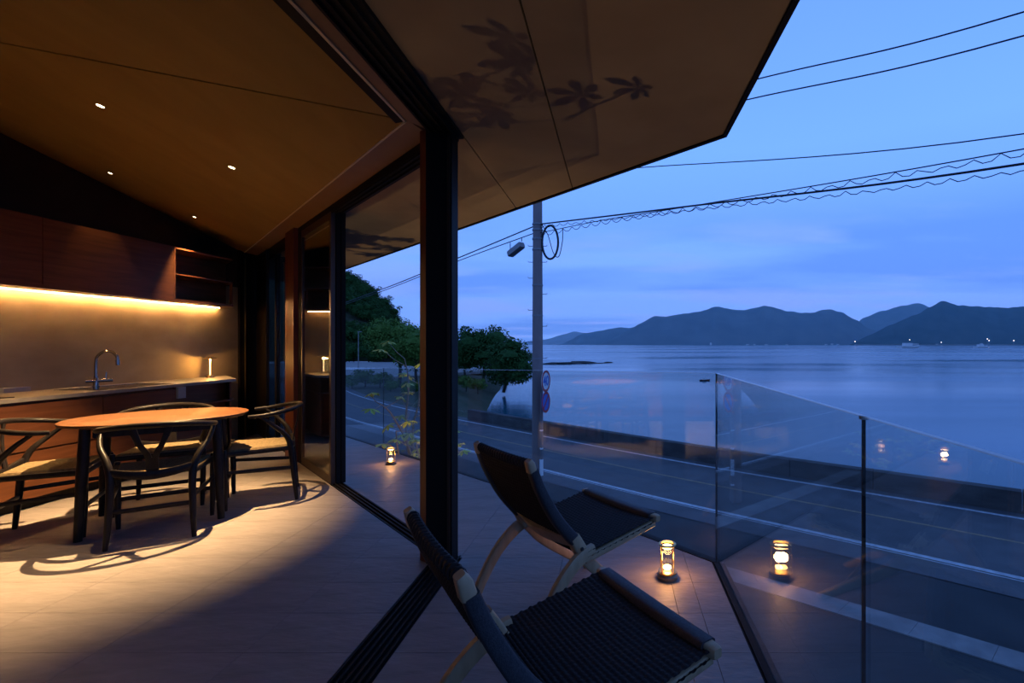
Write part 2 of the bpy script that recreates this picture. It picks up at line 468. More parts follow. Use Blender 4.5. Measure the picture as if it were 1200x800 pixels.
# ---- ceiling: two sloping planes meeting on a line at y = 2.657
SA = .191
CE = 1.50                          # ceiling edge on the A side (x + y)
CBX = -1.212                       # ceiling edge on the B side
zA = lambda x, y: ZS + SA * (CE - x - y)
zB = lambda x, y: ZS + SA * (-1.157 - x)
ce = link('ceiling', None); struct(ce, 'sloping ceiling of two warm brown board planes')
YS = 2.657
pa = [(XW, YS + .006), (CE - YS - .006, YS + .006), (XW, CE - XW)]
pb = [(XW, -3.2), (CBX, -3.2), (CBX, YS - .006), (XW, YS - .006)]
up = lambda f, d: (lambda x, y: f(x, y) + d)
MB().prism(pa, zA, up(zA, .02)).build('ceiling_panel', M['ceiling'], ce)
MB().prism(pb, zB, up(zB, .02)).build('ceiling_panel', M['ceiling'], ce)
rf = MB()
rf.prism([(XW - .2, YS - .1), (CE - YS + .08, YS - .1), (XW - .2, CE - XW + .18)], up(zA, .03), up(zA, .25))
rf.prism([(XW - .2, -3.4), (BO, -3.4), (BO, YS), (XW - .2, YS)], lambda x, y: zB(min(x, CBX), y) + .03, lambda x, y: zB(min(x, CBX), y) + .3)
struct(rf.build('roof', M['black']), 'dark roof over the room')
# trims and beams
struct(MB().prism([(-1.226, -3.2), (-1.173, -3.2), (-1.173, CE + 1.173), (-1.226, CE + 1.19)], ZS - .003, ZS + .02).build('trim_8', M['black']), 'flat black strip standing in for the shaded slot along the ceiling edge over the open side')  # flush black strip, the shade of a recessed slot put in as colour
struct(MB().prism([(-1.172, -3.2), (-1.157, -3.2), (-1.157, CE + 1.157), (-1.172, CE + 1.172)], ZS - .006, ZS + .05).build('trim_3', M['trim']), 'pale trim along the ceiling over the open side')
struct(MB().prism([A_pt(CE + 1.172, CE), A_pt(CE + 1.172, CE + .014), A_pt(CE - XW, CE + .014), A_pt(CE - XW, CE)], ZS - .006, ZS + .04).build('trim_4', M['trim']), 'pale trim along the ceiling over the far windows')
struct(MB().prism([(-1.157, -3.2), (BI, -3.2), (BI, 2.80), (-1.157, CE + 1.157)], ZS, ZS + .14).build('beam_side', M['beam']), 'brown beam over the open sliding door')
struct(MB().prism([A_pt(CE + 1.157, CE + .014), A_pt(AI + 1.10, AI), A_pt(AI - XW, AI), A_pt(CE - XW, CE + .014)], ZS, ZS + .14).build('beam_far', M['beam']), 'brown beam over the far windows')
# ---- window heads and floor tracks
def track(name, poly, rails, z0, z1, label, flip=False):
    o = link(name, None); struct(o, label)
    MB().prism(poly, z0, z1).build('track_bed', M['black'], o)
    for q in rails:
        MB().prism(q, z1 if not flip else z0 - .014, z1 + .014 if not flip else z0).build('track_rib', M['black'], o)
    return o
def bstrip(x0, x1, y1=2.86): return [(x0, -3.2), (x1, -3.2), (x1, y1), (x0, y1)]
def astrip(s0, s1, ya=None):
    y0 = AI + 1.08
    d0, d1 = (s0 - AI) / 2, (s1 - AI) / 2
    return [(AI - y0 + d0, y0 + d0), (AI - y0 + d1, y0 + d1), (XW + d1, AI - XW + d1), (XW + d0, AI - XW + d0)]
track('threshold_side', bstrip(BI, BO), [bstrip(BI + .004 + .028 * k, BI + .014 + .028 * k) for k in range(6)] + [], -.02, -.012, 'black floor track of the open sliding door')
track('threshold_far', astrip(AI, AO), [astrip(AI + .008 + .04 * k, AI + .02 + .04 * k) for k in range(4)], -.30, -.012, 'black floor track below the far windows')
track('head_side', bstrip(BI, BO), [bstrip(BI + .008 + .04 * k, BI + .02 + .04 * k) for k in range(4)], ZS - .02, ZS + .12, 'black head track of the open sliding door', True)
track('head_far', astrip(AI, AO), [astrip(AI + .01 + .05 * k, AI + .024 + .05 * k) for k in range(3)], ZS - .05, ZS + .12, 'black head track over the far windows', True)
# ---- corner post
po = link('corner_post', None); struct(po, 'corner post, red brown wood inside and black metal outside')
MB().prism([(-1.135, 2.80), (-1.083, 2.765), (-1.083, 2.86), (-1.135, 2.89)], -.012, ZS).build('wood_strip', M['wood_post'], po)
MB().prism([(-1.083, 2.755), (-.935, 2.755), (-.935, 2.86), (-1.02, 2.945), (-1.11, 2.87), (-1.083, 2.845)], -.012, ZS).build('black_stile', M['black'], po)
MB().prism([(-.96, 2.745), (-.945, 2.745), (-.945, 2.757), (-.96, 2.757)], 0, ZS - .03).build('edge_bead', M['bronze'], po)

# ---- window wall A: sliding panels stacked open, wooden post, fixed panes
def a_box(m, y0, y1, n0, n1, z0, z1):
    """box on line A between depths y0..y1 (on the inner line); n0..n1 outward from the inner line"""
    return m.box(A_loc(y0), A_loc(y1), -n1, -n0, z0, z1, EA)
def glazed_panel(name, y0, y1, n0, th, label, stile=.05, rail=.07, glass='door_glass', z1=ZS - .05, wood='bronze'):
    o = link(name, None); struct(o, label)
    L_ = (y1 - y0) * S2
    d = stile / S2
    for a, c in ((y0, y0 + d), (y1 - d, y1)):
        a_box(MB(), a, c, n0, n0 + th, .004, z1).build('frame_stile', M[wood], o)
    a_box(MB(), y0 + d, y1 - d, n0, n0 + th, .004, .004 + rail).build('bottom_rail', M[wood], o)
    a_box(MB(), y0 + d, y1 - d, n0, n0 + th, z1 - rail, z1).build('top_rail', M[wood], o)
    a_box(MB(), y0 + d, y1 - d, n0 + th / 2 - .012, n0 + th / 2 - .007, .004 + rail, z1 - rail).build('pane', M[glass], o)
    a_box(MB(), y0 + d, y1 - d, n0 + th / 2 + .007, n0 + th / 2 + .012, .004 + rail, z1 - rail).build('pane', M[glass], o)
    return o
glazed_panel('window_1', 4.30, 5.06, .004, .036, 'inner sliding glass panel, slid open, mirroring the kitchen')
glazed_panel('window_2', 4.29, 5.06, .044, .036, 'middle sliding glass panel stacked behind the first', stile=.055, wood='black')
glazed_panel('window_3', 4.285, 5.06, .084, .034, 'outer sliding glass panel of the open stack', stile=.055, wood='black')
pw = a_box(MB(), 5.14, 5.42, -.04, .10, -.012, ZS)
struct(pw.build('wooden_post', M['wood_post']), 'red brown wooden post beside the stacked glass panels')
pz = a_box(MB(), 5.065, 5.14, .0, .10, -.012, ZS)
struct(pz.build('trim_5', M['black']), 'black jamb beside the wooden post')
glazed_panel('window_4', 5.42, 6.10, .04, .04, 'fixed glass pane past the wooden post', stile=.03, rail=.05, wood='black', glass='rail_glass')
glazed_panel('window_5', 6.10, 6.76, .04, .04, 'glass pane next to the kitchen wall', stile=.05, rail=.05, wood='black')
# dark curtain-like screen panel next to the kitchen
o = a_box(MB(), 6.22, 6.72, -.03, .0, .02, ZS - .02).build('trim_6', M['black_wood']); struct(o, 'dark sliding screen at the end of the windows')

# ---- soffit: boards with open joints, thin dark drip edge
EV = 3.49                          # eave along A (x + y)
EX = .64                           # eave along B
so = link('soffit', None); struct(so, 'flat brown underside of the deep eaves')
JX = -.345
g = .004
def soff(poly): return MB().prism(poly, ZS, ZS + .02).build('panel', M['soffit'], so)
soff([(BO, -3.2), (JX - g, -3.2), (JX - g, EV - JX + g), (BO, EV - BO)])
soff([(JX + g, -3.2), (EX, -3.2), (EX, EV - EX), (JX + g, EV - JX - g)])
soff([(BO - 2 * g, AO - BO + 2 * g), (BO - 2 * g, EV - BO + 2 * g), (-4.2 + g, EV + 4.2 - g), (-4.2 + g, AO + 4.2 - g)])
soff([(-4.2 - g, AO + 4.2 + g), (-4.2 - g, EV + 4.2 + g), (-6.6, EV + 6.6), (-6.6, AO + 6.6)])
rb = MB()
rb.prism([(BO, -3.3), (EX, -3.3), (EX, EV - EX), (BO, EV - BO)], ZS + .03, lambda x, y: ZS + .08 + .06 * (EX - x))
rb.prism([(BO, AO - BO), (BO, EV - BO), (-6.6, EV + 6.6), (-6.6, AO + 6.6)], ZS + .03, lambda x, y: ZS + .08 + .06 * (EV - x - y))
struct(rb.build('roof_eaves', M['black']), 'dark roof over the eaves')
fa = MB()
fa.prism([(EX - .012, -3.3), (EX + .012, -3.3), (EX + .012, EV - EX), (EX - .012, EV - EX)], ZS - .012, ZS + .09)
fa.prism([(EX - .012, EV - EX - .012), (EX + .012, EV - EX), (-6.6, EV + 6.612), (-6.6, EV + 6.588)], ZS - .012, ZS + .09)
struct(fa.build('fascia', M['black']), 'thin dark metal edge of the eaves')

# ---- downlights in the ceiling
spots = [(-3.37, 3.162, 'round ceiling downlight, the brightest, above the dining table'),
         (-2.98, 3.752, 'round ceiling downlight nearest the window beam'),
         (-4.60, 4.40, 'tiny round ceiling downlight above the long cupboard door'),
         (-4.60, 5.28, 'tiny round ceiling downlight above the open shelves')]
for i, (x, y, lab) in enumerate(spots):
    z = zA(x, y)
    tdl = thing('downlight', lab, 'downlight', (x, y, z), 0, 'ceiling downlights')
    k = 1.0 if i < 2 else .7
    tdl.rotation_euler = Vector((SA, SA, 1)).to_track_quat('Z', 'Y').to_euler()
    MB().lathe([(.027 * k, .002), (.027 * k, -.002), (.020 * k, -.002), (.020 * k, .0)], cap=False).build('ring', M['ring'], tdl, True)
    MB().lathe([(.020 * k, -.0015), (.0001, -.0015)], cap=False).build('lens', M['led_spot'], tdl)
    ld = bpy.data.lights.new('downlight_lamp', 'SPOT'); ld.energy = DOWNLIGHT_W * (.14, 2.2, .02, .26)[i]; ld.color = WARM
    ld.spot_size = math.radians(52); ld.spot_blend = .75; ld.shadow_soft_size = .008
    lo = bpy.data.objects.new('downlight_lamp', ld); COL.objects.link(lo); lo.parent = tdl; lo.location = (0, 0, -.012); lo.rotation_euler = tdl.rotation_euler.to_quaternion().inverted().to_euler()
    if i == 1:      # an adjustable lamp, tilted towards the table and the open floor
        lo.rotation_euler = (tdl.rotation_euler.to_quaternion().inverted() @ Vector((-3.45 - x, 3.22 - y, -z)).to_track_quat('-Z', 'Y')).to_euler()
        ld.spot_size = math.radians(70); ld.spot_blend = 1.0
# a fifth lamp of the same row, just out of the picture on the left
tdl = thing('downlight', 'ceiling downlight out of view towards the camera side', 'downlight', (-3.45, 1.6, zB(-3.45, 1.6)), 0, 'ceiling downlights')
MB().lathe([(.027, .002), (.027, -.002), (.020, -.002), (.020, .0)], cap=False).build('ring', M['ring'], tdl, True)
MB().lathe([(.026, -.0025), (.0001, -.0025)], cap=False).build('lens', M['led_spot'], tdl)
ld = bpy.data.lights.new('downlight_lamp', 'SPOT'); ld.energy = DOWNLIGHT_W * .2; ld.color = WARM; ld.spot_size = math.radians(52); ld.spot_blend = .75; ld.shadow_soft_size = .008
lo = bpy.data.objects.new('downlight_lamp', ld); COL.objects.link(lo); lo.parent = tdl; lo.location = (0, 0, -.012); lo.rotation_euler = tdl.rotation_euler.to_quaternion().inverted().to_euler()

# ================================================================= KITCHEN
XU = -4.70                          # front of wall cupboards
ZU0, ZU1 = 1.712, 2.29
def cupboard(y0, y1, label):
    o = thing('wall_cupboard', label, 'cupboard', (XU, y0, ZU0), 0, 'wall cupboards over the worktop')
    L_ = y1 - y0
    MB().box(XW - XU + .002, -.022, 0, L_ - .001, .024, ZU1 - ZU0).build('body', M['wood'], o)
    MB().box(-.020, 0, .0025, L_ - .0035, .010, ZU1 - ZU0 - .002).build('door', M['wood'], o)
    return o
cupboard(2.4, 3.966, 'red brown wall cupboard cut by the left edge of the picture')
cupboard(3.966, 5.145, 'red brown wall cupboard with a long plain door beside the open shelves')
sh = thing('open_shelf_unit', 'open red brown shelf unit at the far end of the wall cupboards', 'shelf', (XU, 5.145, ZU0))
EY = 5.93 - 5.145
MB().box(XW - XU + .002, 0, 0, .018, .024, .575).build('side_panel', M['wood'], sh)
MB().prism([(XW - XU + .012, .018), (0, .018), (0, EY), (XW - XU + .012, EY + .28)], .558, .576).build('top_board', M['wood'], sh)
MB().prism([(XW - XU + .012, .018), (0, .018), (0, EY), (XW - XU + .012, EY + .28)], .282, .294).build('shelf_board', M['wood'], sh)
MB().box(XW - XU + .002, XW - XU + .012, .018, EY + .28, .024, .575).build('back_panel', M['wood'], sh)
MB().box(-.03, 0, EY - .012, EY, .024, .282).build('end_post', M['wood'], sh)
bb = tag(MB().prism([(XW + .002, 2.4), (XU + .004, 2.4), (XU + .004, 5.935), (XW + .002, 6.24)], ZU0 - .004, ZU0 + .02).build('light_shelf_board', M['wood']), 'thin board under the wall cupboards carrying the light strip', 'board')
lt = tag(MB().box(XW + .030, XW + .037, 2.4, 6.08, ZU0 - .0085, ZU0 - .005).build('light_strip', M['led']), 'long glowing warm light strip under the wall cupboards', 'light strip')
# worktop
XC = -4.40; ZC = .85
wt_poly = [(XW + .002, 1.8), (XC, 1.8), (XC, 5.60), (XW + .002, 6.22)]
tag(MB().prism(wt_poly, ZC - .03, ZC).build('worktop', M['counter']), 'long grey worktop along the kitchen wall with a slanted end', 'worktop')
# sink and hob set into the worktop
sk = thing('sink', 'dark steel sink let into the worktop below the tap', 'sink', (-4.66, 4.54, ZC))
rim = MB()
for (a, c, d, e_) in ((-.2, .2, -.36, -.345), (-.2, .2, .345, .36), (-.2, -.185, -.345, .345), (.185, .2, -.345, .345)):
    rim.box(a, c, d, e_, 0, .004)
rim.build('rim', M['steel'], sk)
MB().box(-.185, .185, -.345, .345, .0006, .0016).build('basin', M['hob'], sk)
MB().lathe([(.04, .0018), (.03, .004), (.001, .003)], cap=False).build('drain', M['steel'], sk, True)
hb = tag(MB().box(-4.92, -4.50, 2.9, 3.62, ZC, ZC + .006).build('induction_hob', M['hob']), 'black glass hob on the worktop at the left of the tap', 'hob')
# tap
tp = thing('kitchen_tap', 'dark gooseneck kitchen tap with a side lever on the worktop', 'tap', (-4.88, 4.54, ZC), math.radians(20))
MB().lathe([(.026, 0), (.026, .008), (.021, .01), (.021, .07), (.016, .08), (.016, .10)], seg=20).build('body', M['steel'], tp, True)
gp = spline([(0, 0, .09), (0, 0, .22), (.012, .0, .285), (.06, 0, .330), (.115, 0, .325), (.15, 0, .285), (.158, 0, .235)], 6)
MB().tube(gp, .0125, 12).build('spout', M['steel'], tp, True)
MB().tube([(.156, 0, .25), (.160, 0, .20)], .016, 12).build('nozzle', M['steel'], tp, True)
MB().tube([(-.06, -.03, .055), (.1, .045, .058)], .017, 12).build('mixer_barrel', M['steel'], tp, True)
MB().tube([(.055, .03, .06), (.06, .032, .135)], .005, 8).build('lever', M['steel'], tp, True)
# small grey box by the wall
wx, wy = XW + .02, proj(40, 455, ZC)[1]
tag(MB().box(XW + .004, XW + .06, 3.92, 4.10, ZC + .002, ZC + .04).build('socket_box', M['grey']), 'flat grey socket box on the worktop against the wall', 'socket')
# table lamp on the worktop
tl = thing('table_lamp', 'small slim glowing table lamp on the far end of the worktop', 'lamp', (-4.85, 5.78, ZC))
MB().lathe([(.040, 0), (.040, .022), (.036, .028), (.008, .03)], seg=24).build('base', M['brass'], tl, True)
MB().lathe([(.0065, .03), (.0065, .225)], seg=12).build('stem', M['lamp_stem'], tl, True)
MB().lathe([(.066, .224), (.066, .230), (.02, .246), (.004, .248)], seg=28).build('shade', M['brass'], tl, True)
pl = bpy.data.lights.new('table_lamp_bulb', 'POINT'); pl.energy = TABLE_LAMP_W; pl.color = WARMER; pl.shadow_soft_size = .012
plo = bpy.data.objects.new('table_lamp_bulb', pl); COL.objects.link(plo); plo.parent = tl; plo.location = (.03, -.02, .205)
# base units
def base_unit(y0, y1, label):
    o = thing('base_cabinet', label, 'cabinet', (XC - .02, y0, 0), 0, 'kitchen base cabinets')
    L_ = y1 - y0
    MB().box(XW - XC + .022, -.022, 0, L_ - .001, .08, ZC - .032).build('body', M['wood_base'], o)
    MB().box(XW - XC + .022, -.07, 0, L_ - .001, 0, .08).build('plinth', M['black_wood'], o)
    MB().box(-.020, 0, .0025, L_ - .0035, .085, .435).build('drawer_front', M['wood_base'], o)
    MB().box(-.020, 0, .0025, L_ - .0035, .450, .800).build('drawer_front', M['wood_base'], o)
    return o
yl = lambda u: -4.42 * 567 / (u - 722)
base_unit(1.8, 3.0, 'red brown base cabinet at the left edge behind the dining chair')
base_unit(3.0, yl(121), 'red brown base cabinet with two wide drawers behind the table')
bu = base_unit(yl(121), yl(205), 'red brown base cabinet below the tap with two drawers')
ca = tag(MB().box(XC - .12, XC - .012, yl(205) + .028, yl(217), .70, ZC - .036).build('grey_panel_box', M['grey']), 'slim grey panel between the drawers and open end shelves', 'panel')
es = thing('end_shelf_unit', 'open red brown shelf unit at the slanted end of the worktop', 'shelf', (XC - .02, yl(205) + .002, 0))
d0 = 5.56 - yl(205) - .002
shp = [(XW - XC + .022, .006), (0, .006), (0, d0), (XW - XC + .022, d0 + .58)]
MB().prism(shp, .06, .08).build('bottom_board', M['wood_base'], es)
MB().prism([(XW - XC + .022, .006), (-.004, .006), (.02, d0 + .02), (XW - XC + .022, d0 + .6)], .60, .618).build('shelf_board', M['wood_base'], es)
MB().box(XW - XC + .50, XW - XC + .514, .018, d0 + .05, .08, ZC - .032).build('back_panel', M['wood_base'], es)
MB().box(XW - XC + .034, -.01, .006, .022, .08, ZC - .032).build('side_panel', M['wood_base'], es)
MB().prism([(XW - XC + .03, d0 + .57), (0, d0), (-.012, d0 - .012), (XW - XC + .03, d0 + .55)], .08, .60).build('end_panel', M['wood_base'], es)
MB().prism([(XW - XC + .03, d0 + .57), (0, d0), (-.012, d0 - .012), (XW - XC + .03, d0 + .55)], .618, ZC - .032).build('end_panel', M['wood_base'], es)

# ================================================================= DINING TABLE AND CHAIRS
TC = Vector((-3.29, 3.50)); TA = math.radians(36)
tb = thing('dining_table', 'small oval dining table with a pale oak top and black legs', 'table', (TC.x, TC.y, 0), TA)
prof = []
top = MB()
nseg = 64; ea, eb = .505, .40
rings = [(.965, .709), (.992, .716), (1.0, .724), (.997, .732), (.985, .735)]
vs = []; fs = []
for sc_, z in rings:
    for k in range(nseg):
        a = 2 * PI * k / nseg
        ca_, sa_ = math.cos(a), math.sin(a)
        ex = 2 / 2.25
        vs.append((ea * sc_ * math.copysign(abs(ca_) ** ex, ca_), eb * sc_ * math.copysign(abs(sa_) ** ex, sa_), z))
for i in range(len(rings) - 1):
    for k in range(nseg):
        k2 = (k + 1) % nseg
        fs.append((i * nseg + k, i * nseg + k2, (i + 1) * nseg + k2, (i + 1) * nseg + k))
fs.append(tuple(range(nseg))[::-1]); fs.append(tuple((len(rings) - 1) * nseg + k for k in range(nseg)))
top.add(vs, fs).build('tabletop', M['oak'], tb, True, 50)
for sx_ in (-1, 1):
    for sy_ in (-1, 1):
        MB().tube([(sx_ * .325, sy_ * .262, .709), (sx_ * .335, sy_ * .272, .45), (sx_ * .352, sy_ * .288, .0)], [.027, .030, .021], 14).build('leg', M['black_wood'], tb, True)
for q in ((-.29, .29, -.245, -.225), (-.29, .29, .225, .245), (-.30, -.28, -.225, .225), (.28, .30, -.225, .225)):
    MB().box(*q, .64, .709).build('apron', M['black_wood'], tb)

def make_wishbone(label):
    t_ = thing('dining_chair', label, 'chair', (0, 0, 0), 0, 'dining chairs around the oval table')
    bw = M['black_wood']
    zs = .425
    # seat: woven cord, dished, four triangles meeting on two ridges
    nx, ny = 28, 24
    vs = []; fs = []
    for j in range(ny + 1):
        v = j / ny
        for i in range(nx + 1):
            u = i / nx
            wd = .185 + (.245 - .185) * v
            x = (u * 2 - 1) * wd; y = -.185 + .395 * v
            e_ = min(u, 1 - u, v, 1 - v)
            z = zs + .012 - .016 * min(1, e_ * 4) + (.012 if e_ > 0 else -.008) - .01 * (1 - v) * 0
            rid = .0016 * (1 if ((i if min(u, 1 - u) * nx < min(v, 1 - v) * ny else j) % 2) else -1)
            vs.append((x, y, z + rid))
    for j in range(ny):
        for i in range(nx):
            a = j * (nx + 1) + i
            fs.append((a, a + 1, a + nx + 2, a + nx + 1))
    base = len(vs)
    vs += [(-.18, -.18, zs - .012), (.18, -.18, zs - .012), (.24, .205, zs - .012), (-.24, .205, zs - .012)]
    fs.append((base + 3, base + 2, base + 1, base))
    MB().add(vs, fs).build('seat', M['cord'], t_, True, 60)
    for s in (-1, 1):
        MB().tube(spline([(s * .25, .215, .455), (s * .25, .215, .40), (s * .249, .214, .2), (s * .245, .21, 0)], 3), lerp_list([.014, .0195, .018, .0125], 3), 10).build('front_leg', bw, t_, True)
        lp = spline([(s * .205, -.235, 0), (s * .195, -.215, .20), (s * .192, -.195, .41), (s * .215, -.165, .52), (s * .262, -.09, .61), (s * .278, -.005, .690)], 5)
        MB().tube(lp, lerp_list([.0125, .0185, .021, .0185, .015, .012], 5), 10).build('rear_leg', bw, t_, True)
        MB().bar([(s * .195, -.20, zs - .006), (s * .25, .215, zs - .006)], .020, .034, (1, 0, 0)).build('seat_rail', bw, t_, True)
        MB().bar([(s * .197, -.205, .262), (s * .222, .0, .272), (s * .249, .214, .282)], .014, [.024, .030, .024], (1, 0, 0)).build('stretcher', bw, t_, True)
    MB().bar([(-.25, .215, zs - .006), (.25, .215, zs - .006)], .020, .034, (0, 1, 0)).build('front_rail', bw, t_, True)
    MB().bar(spline([(-.192, -.192, zs + .035), (-.10, -.206, zs + .010), (0, -.21, zs), (.10, -.206, zs + .010), (.192, -.192, zs + .035)], 4), .022, lerp_list([.040, .050, .054, .050, .040], 4), (0, 1, 0)).build('rear_rail', bw, t_, True)
    MB().bar([(-.249, .214, .20), (.249, .214, .20)], .014, .028, (0, 1, 0)).build('stretcher', bw, t_, True)
    MB().bar([(-.198, -.21, .22), (.198, -.21, .22)], .014, .028, (0, 1, 0)).build('stretcher', bw, t_, True)
    rail = []
    for k in range(25):
        a = PI * (k / 24)
        rail.append(Vector((-.285 * math.cos(a) if True else 0, -.02 - .24 * math.sin(a) ** .85, .700 + .046 * math.sin(a))))
    rail = [Vector((-.272, .07, .694)), Vector((-.283, .03, .697))] + rail + [Vector((.283, .03, .697)), Vector((.272, .07, .694))]
    n_ = len(rail)
    rad = [.015 + .004 * math.sin(PI * i / (n_ - 1)) for i in range(n_)]
    MB().tube(rail, rad, 10, flat=(1.0, 1.0)).build('top_rail', bw, t_, True)
    # Y shaped splat
    sp = MB()
    for s in (-1, 1):
        sp.bar(spline([(s * .012, -.203, .43), (s * .014, -.212, .50), (s * .02, -.222, .555), (s * .055, -.238, .63), (s * .088, -.243, .735)], 4), lerp_list([.040, .032, .030, .028, .038], 4), .010, (1, 0, 0))
    sp.build('splat', bw, t_, True)
    return t_
fc = lambda a: (math.cos(math.radians(a)), math.sin(math.radians(a)))
def place(rear_mid, face_deg):
    f_ = fc(face_deg)
    return (rear_mid[0] + .215 * f_[0], rear_mid[1] + .215 * f_[1], 0), math.radians(face_deg - 90)
c2 = make_wishbone('black wishbone dining chair with its open back turned to the camera')
loc, rz = place((-2.925, 3.05), 123.5); c2.location = loc; c2.rotation_euler = (0, 0, rz)
loc, rz = place((-3.94, 3.11), 32.7); dup(c2, loc, rz, 'black wishbone dining chair cut by the left picture edge')
loc, rz = place((-3.655, 3.98), -56.5); dup(c2, loc, rz, 'black wishbone dining chair behind the table, backed by the base cabinets')
loc, rz = place((-2.70, 4.06), 212.7); dup(c2, loc, rz, 'black wishbone dining chair at the table end beside the glass panels')

# ================================================================= FOLDING CHAIRS ON THE TERRACE
def woven(front, back, wf, wb, axis_n, cols, rows, mtl, bulge, thick):
    """woven panel: points run from 'front' (y,z curve list) ; wf/wb widths"""
    pass
def make_folding(label):
    t_ = thing('folding_chair', label, 'chair', (0, 0, 0), 0, 'folding chairs on the terrace')
    seat_c = spline([(0, .300, .402), (0, .15, .378), (0, 0, .356), (0, -.13, .338)], 8)
    back_c = spline([(0, -.392, .775), (0, -.344, .655), (0, -.264, .515), (0, -.165, .395)], 8)
    def woven_mesh(curve, w0, w1, cols, rows, sag, up_first):
        n = rows * 4; m = cols * 4
        vs = []; fs = []
        cl = len(curve) - 1
        for side in (1, -1):
            for j in range(n + 1):
                tt = j / n * cl; k = min(int(tt), cl - 1); fr = tt - k
                p = curve[k].lerp(curve[k + 1], fr)
                tg = (curve[k + 1] - curve[k]).normalized()
                nr = Vector((1, 0, 0)).cross(tg).normalized()
                if nr.z < 0: nr = -nr
                for i in range(m + 1):
                    u = i / m; w = w0 + (w1 - w0) * j / n
                    x = (u - .5) * w
                    row = j / 4; colp = i / 4
                    shift = .5 * (int(row) % 2)
                    h = .0045 * abs(math.sin(PI * (colp + shift))) ** .7 * abs(math.sin(PI * row)) ** .7
                    q = p + nr * (side * (.010 + h) - sag * math.sin(PI * u))
                    vs.append((x, q.y, q.z))
        W_ = m + 1; O = W_ * (n + 1)
        for j in range(n):
            for i in range(m):
                a = j * W_ + i
                fs.append((a, a + 1, a + W_ + 1, a + W_))
                fs.append((O + a, O + a + W_, O + a + W_ + 1, O + a + 1))
        return MB().add(vs, fs)
    seat = woven_mesh(seat_c[2:], .570, .545, 30, 24, .014, True).build('seat', M['rope'], t_, True, 70)
    back = woven_mesh(back_c[1:], .475, .47, 28, 26, .008, True).build('backrest', M['rope'], t_, True, 70)
    X = Vector((1, 0, 0))
    for s in (-1, 1):
        # wrapped side rails
        MB().bar([Vector((s * (.262 - .008 * i / 24), p.y, p.z - .024)) for i, p in enumerate(seat_c[1:])], .030, .034, X).build('seat_rail', M['ash'], t_, True, 60)
        MB().bar([Vector((s * .236, p.y, p.z)) for p in back_c[3:]], .044, lerp_list([.036, .05], len(back_c[3:]) - 1), X).build('back_rail', M['rope_smooth'], t_, True, 60)
        # wooden corners
        MB().bar([Vector((s * .258, .286, .402)), Vector((s * .288, .287, .402)), Vector((s * .297, .287, .402))], [.040, .036, .028], [.036, .033, .026], (0, 1, 0)).build('corner_cap', M['ash'], t_, True, 60)
        MB().bar([Vector((s * .236, -.400, .783)), Vector((s * .236, -.391, .767)), Vector((s * .236, -.382, .735))], [.030, .038, .040], [.022, .032, .034], X).build('corner_cap', M['ash'], t_, True, 60)
        # lower back end block at the pivot, with a bolt
        MB().bar([Vector((s * .236, -.180, .420)), Vector((s * .236, -.148, .365)), Vector((s * .236, -.118, .318))], .046, [.05, .056, .050], X).build('pivot_block', M['ash'], t_, True, 60)
        MB().tube([(s * .24, -.148, .365), (s * .264, -.148, .365)], .009, 10).build('bolt', M['steel'], t_, True)
        # rear leg: continues the seat rail, curving down to the floor
        rl = spline([(s * .256, -.08, .345), (s * .258, -.17, .318), (s * .262, -.27, .235), (s * .266, -.35, .115), (s * .27, -.40, 0)], 6)
        MB().bar(rl, .030, lerp_list([.052, .058, .052, .046, .036], 6), X).build('rear_leg', M['ash'], t_, True, 60)
        fl_ = spline([(s * .222, -.13, .335), (s * .222, -.04, .235), (s * .222, .10, .125), (s * .222, .27, 0)], 6)
        MB().bar(fl_, .030, lerp_list([.054, .052, .046, .034], 6), X).build('front_leg', M['ash'], t_, True, 60)
    MB().bar(spline([(-.262, .285, .402), (0, .287, .398), (.262, .285, .402)], 6), .054, .044, (0, 1, 0)).build('front_roll', M['rope_smooth'], t_, True, 60)
    wr = MB()
    MB().bar(spline([(-.222, -.388, .764), (0, -.40, .766), (.222, -.388, .764)], 6), .022, .030, (0, 1, 0)).build('top_roll', M['rope_smooth'], t_, True, 60)
    for k in range(19):
        x = -.205 + k * .41 / 18
        yy = -.388 - .012 * (1 - (x / .236) ** 2)
        wr.tube([Vector((x + .004 * math.cos(a), yy + .0135 * math.cos(a), .765 + .0175 * math.sin(a))) for a in [i * 2 * PI / 10 for i in range(11)]], .0045, 5, cap=False)
    w_ = wr.build('cord_wraps', M['rope'], t_, True); w_['kind'] = 'stuff'
    MB().bar(spline([(-.225, -.168, .392), (0, -.20, .385), (.225, -.168, .392)], 6), .022, .075, (0, .8, .6)).build('lower_back_rail', M['ash'], t_, True, 60)
    MB().tube([(-.222, .16, .08), (.222, .16, .08)], .011, 10).build('crossbar', M['ash'], t_, True)
    return t_
f1 = make_folding('dark woven folding chair nearest the camera, cut by the bottom edge')
f1.location = (-.126, 1.403, 0); f1.rotation_euler = (0, 0, math.radians(35 - 90))
dup(f1, (-.207, 2.383, 0), math.radians(41 - 90), 'dark woven folding chair standing between the corner post and glass railing')

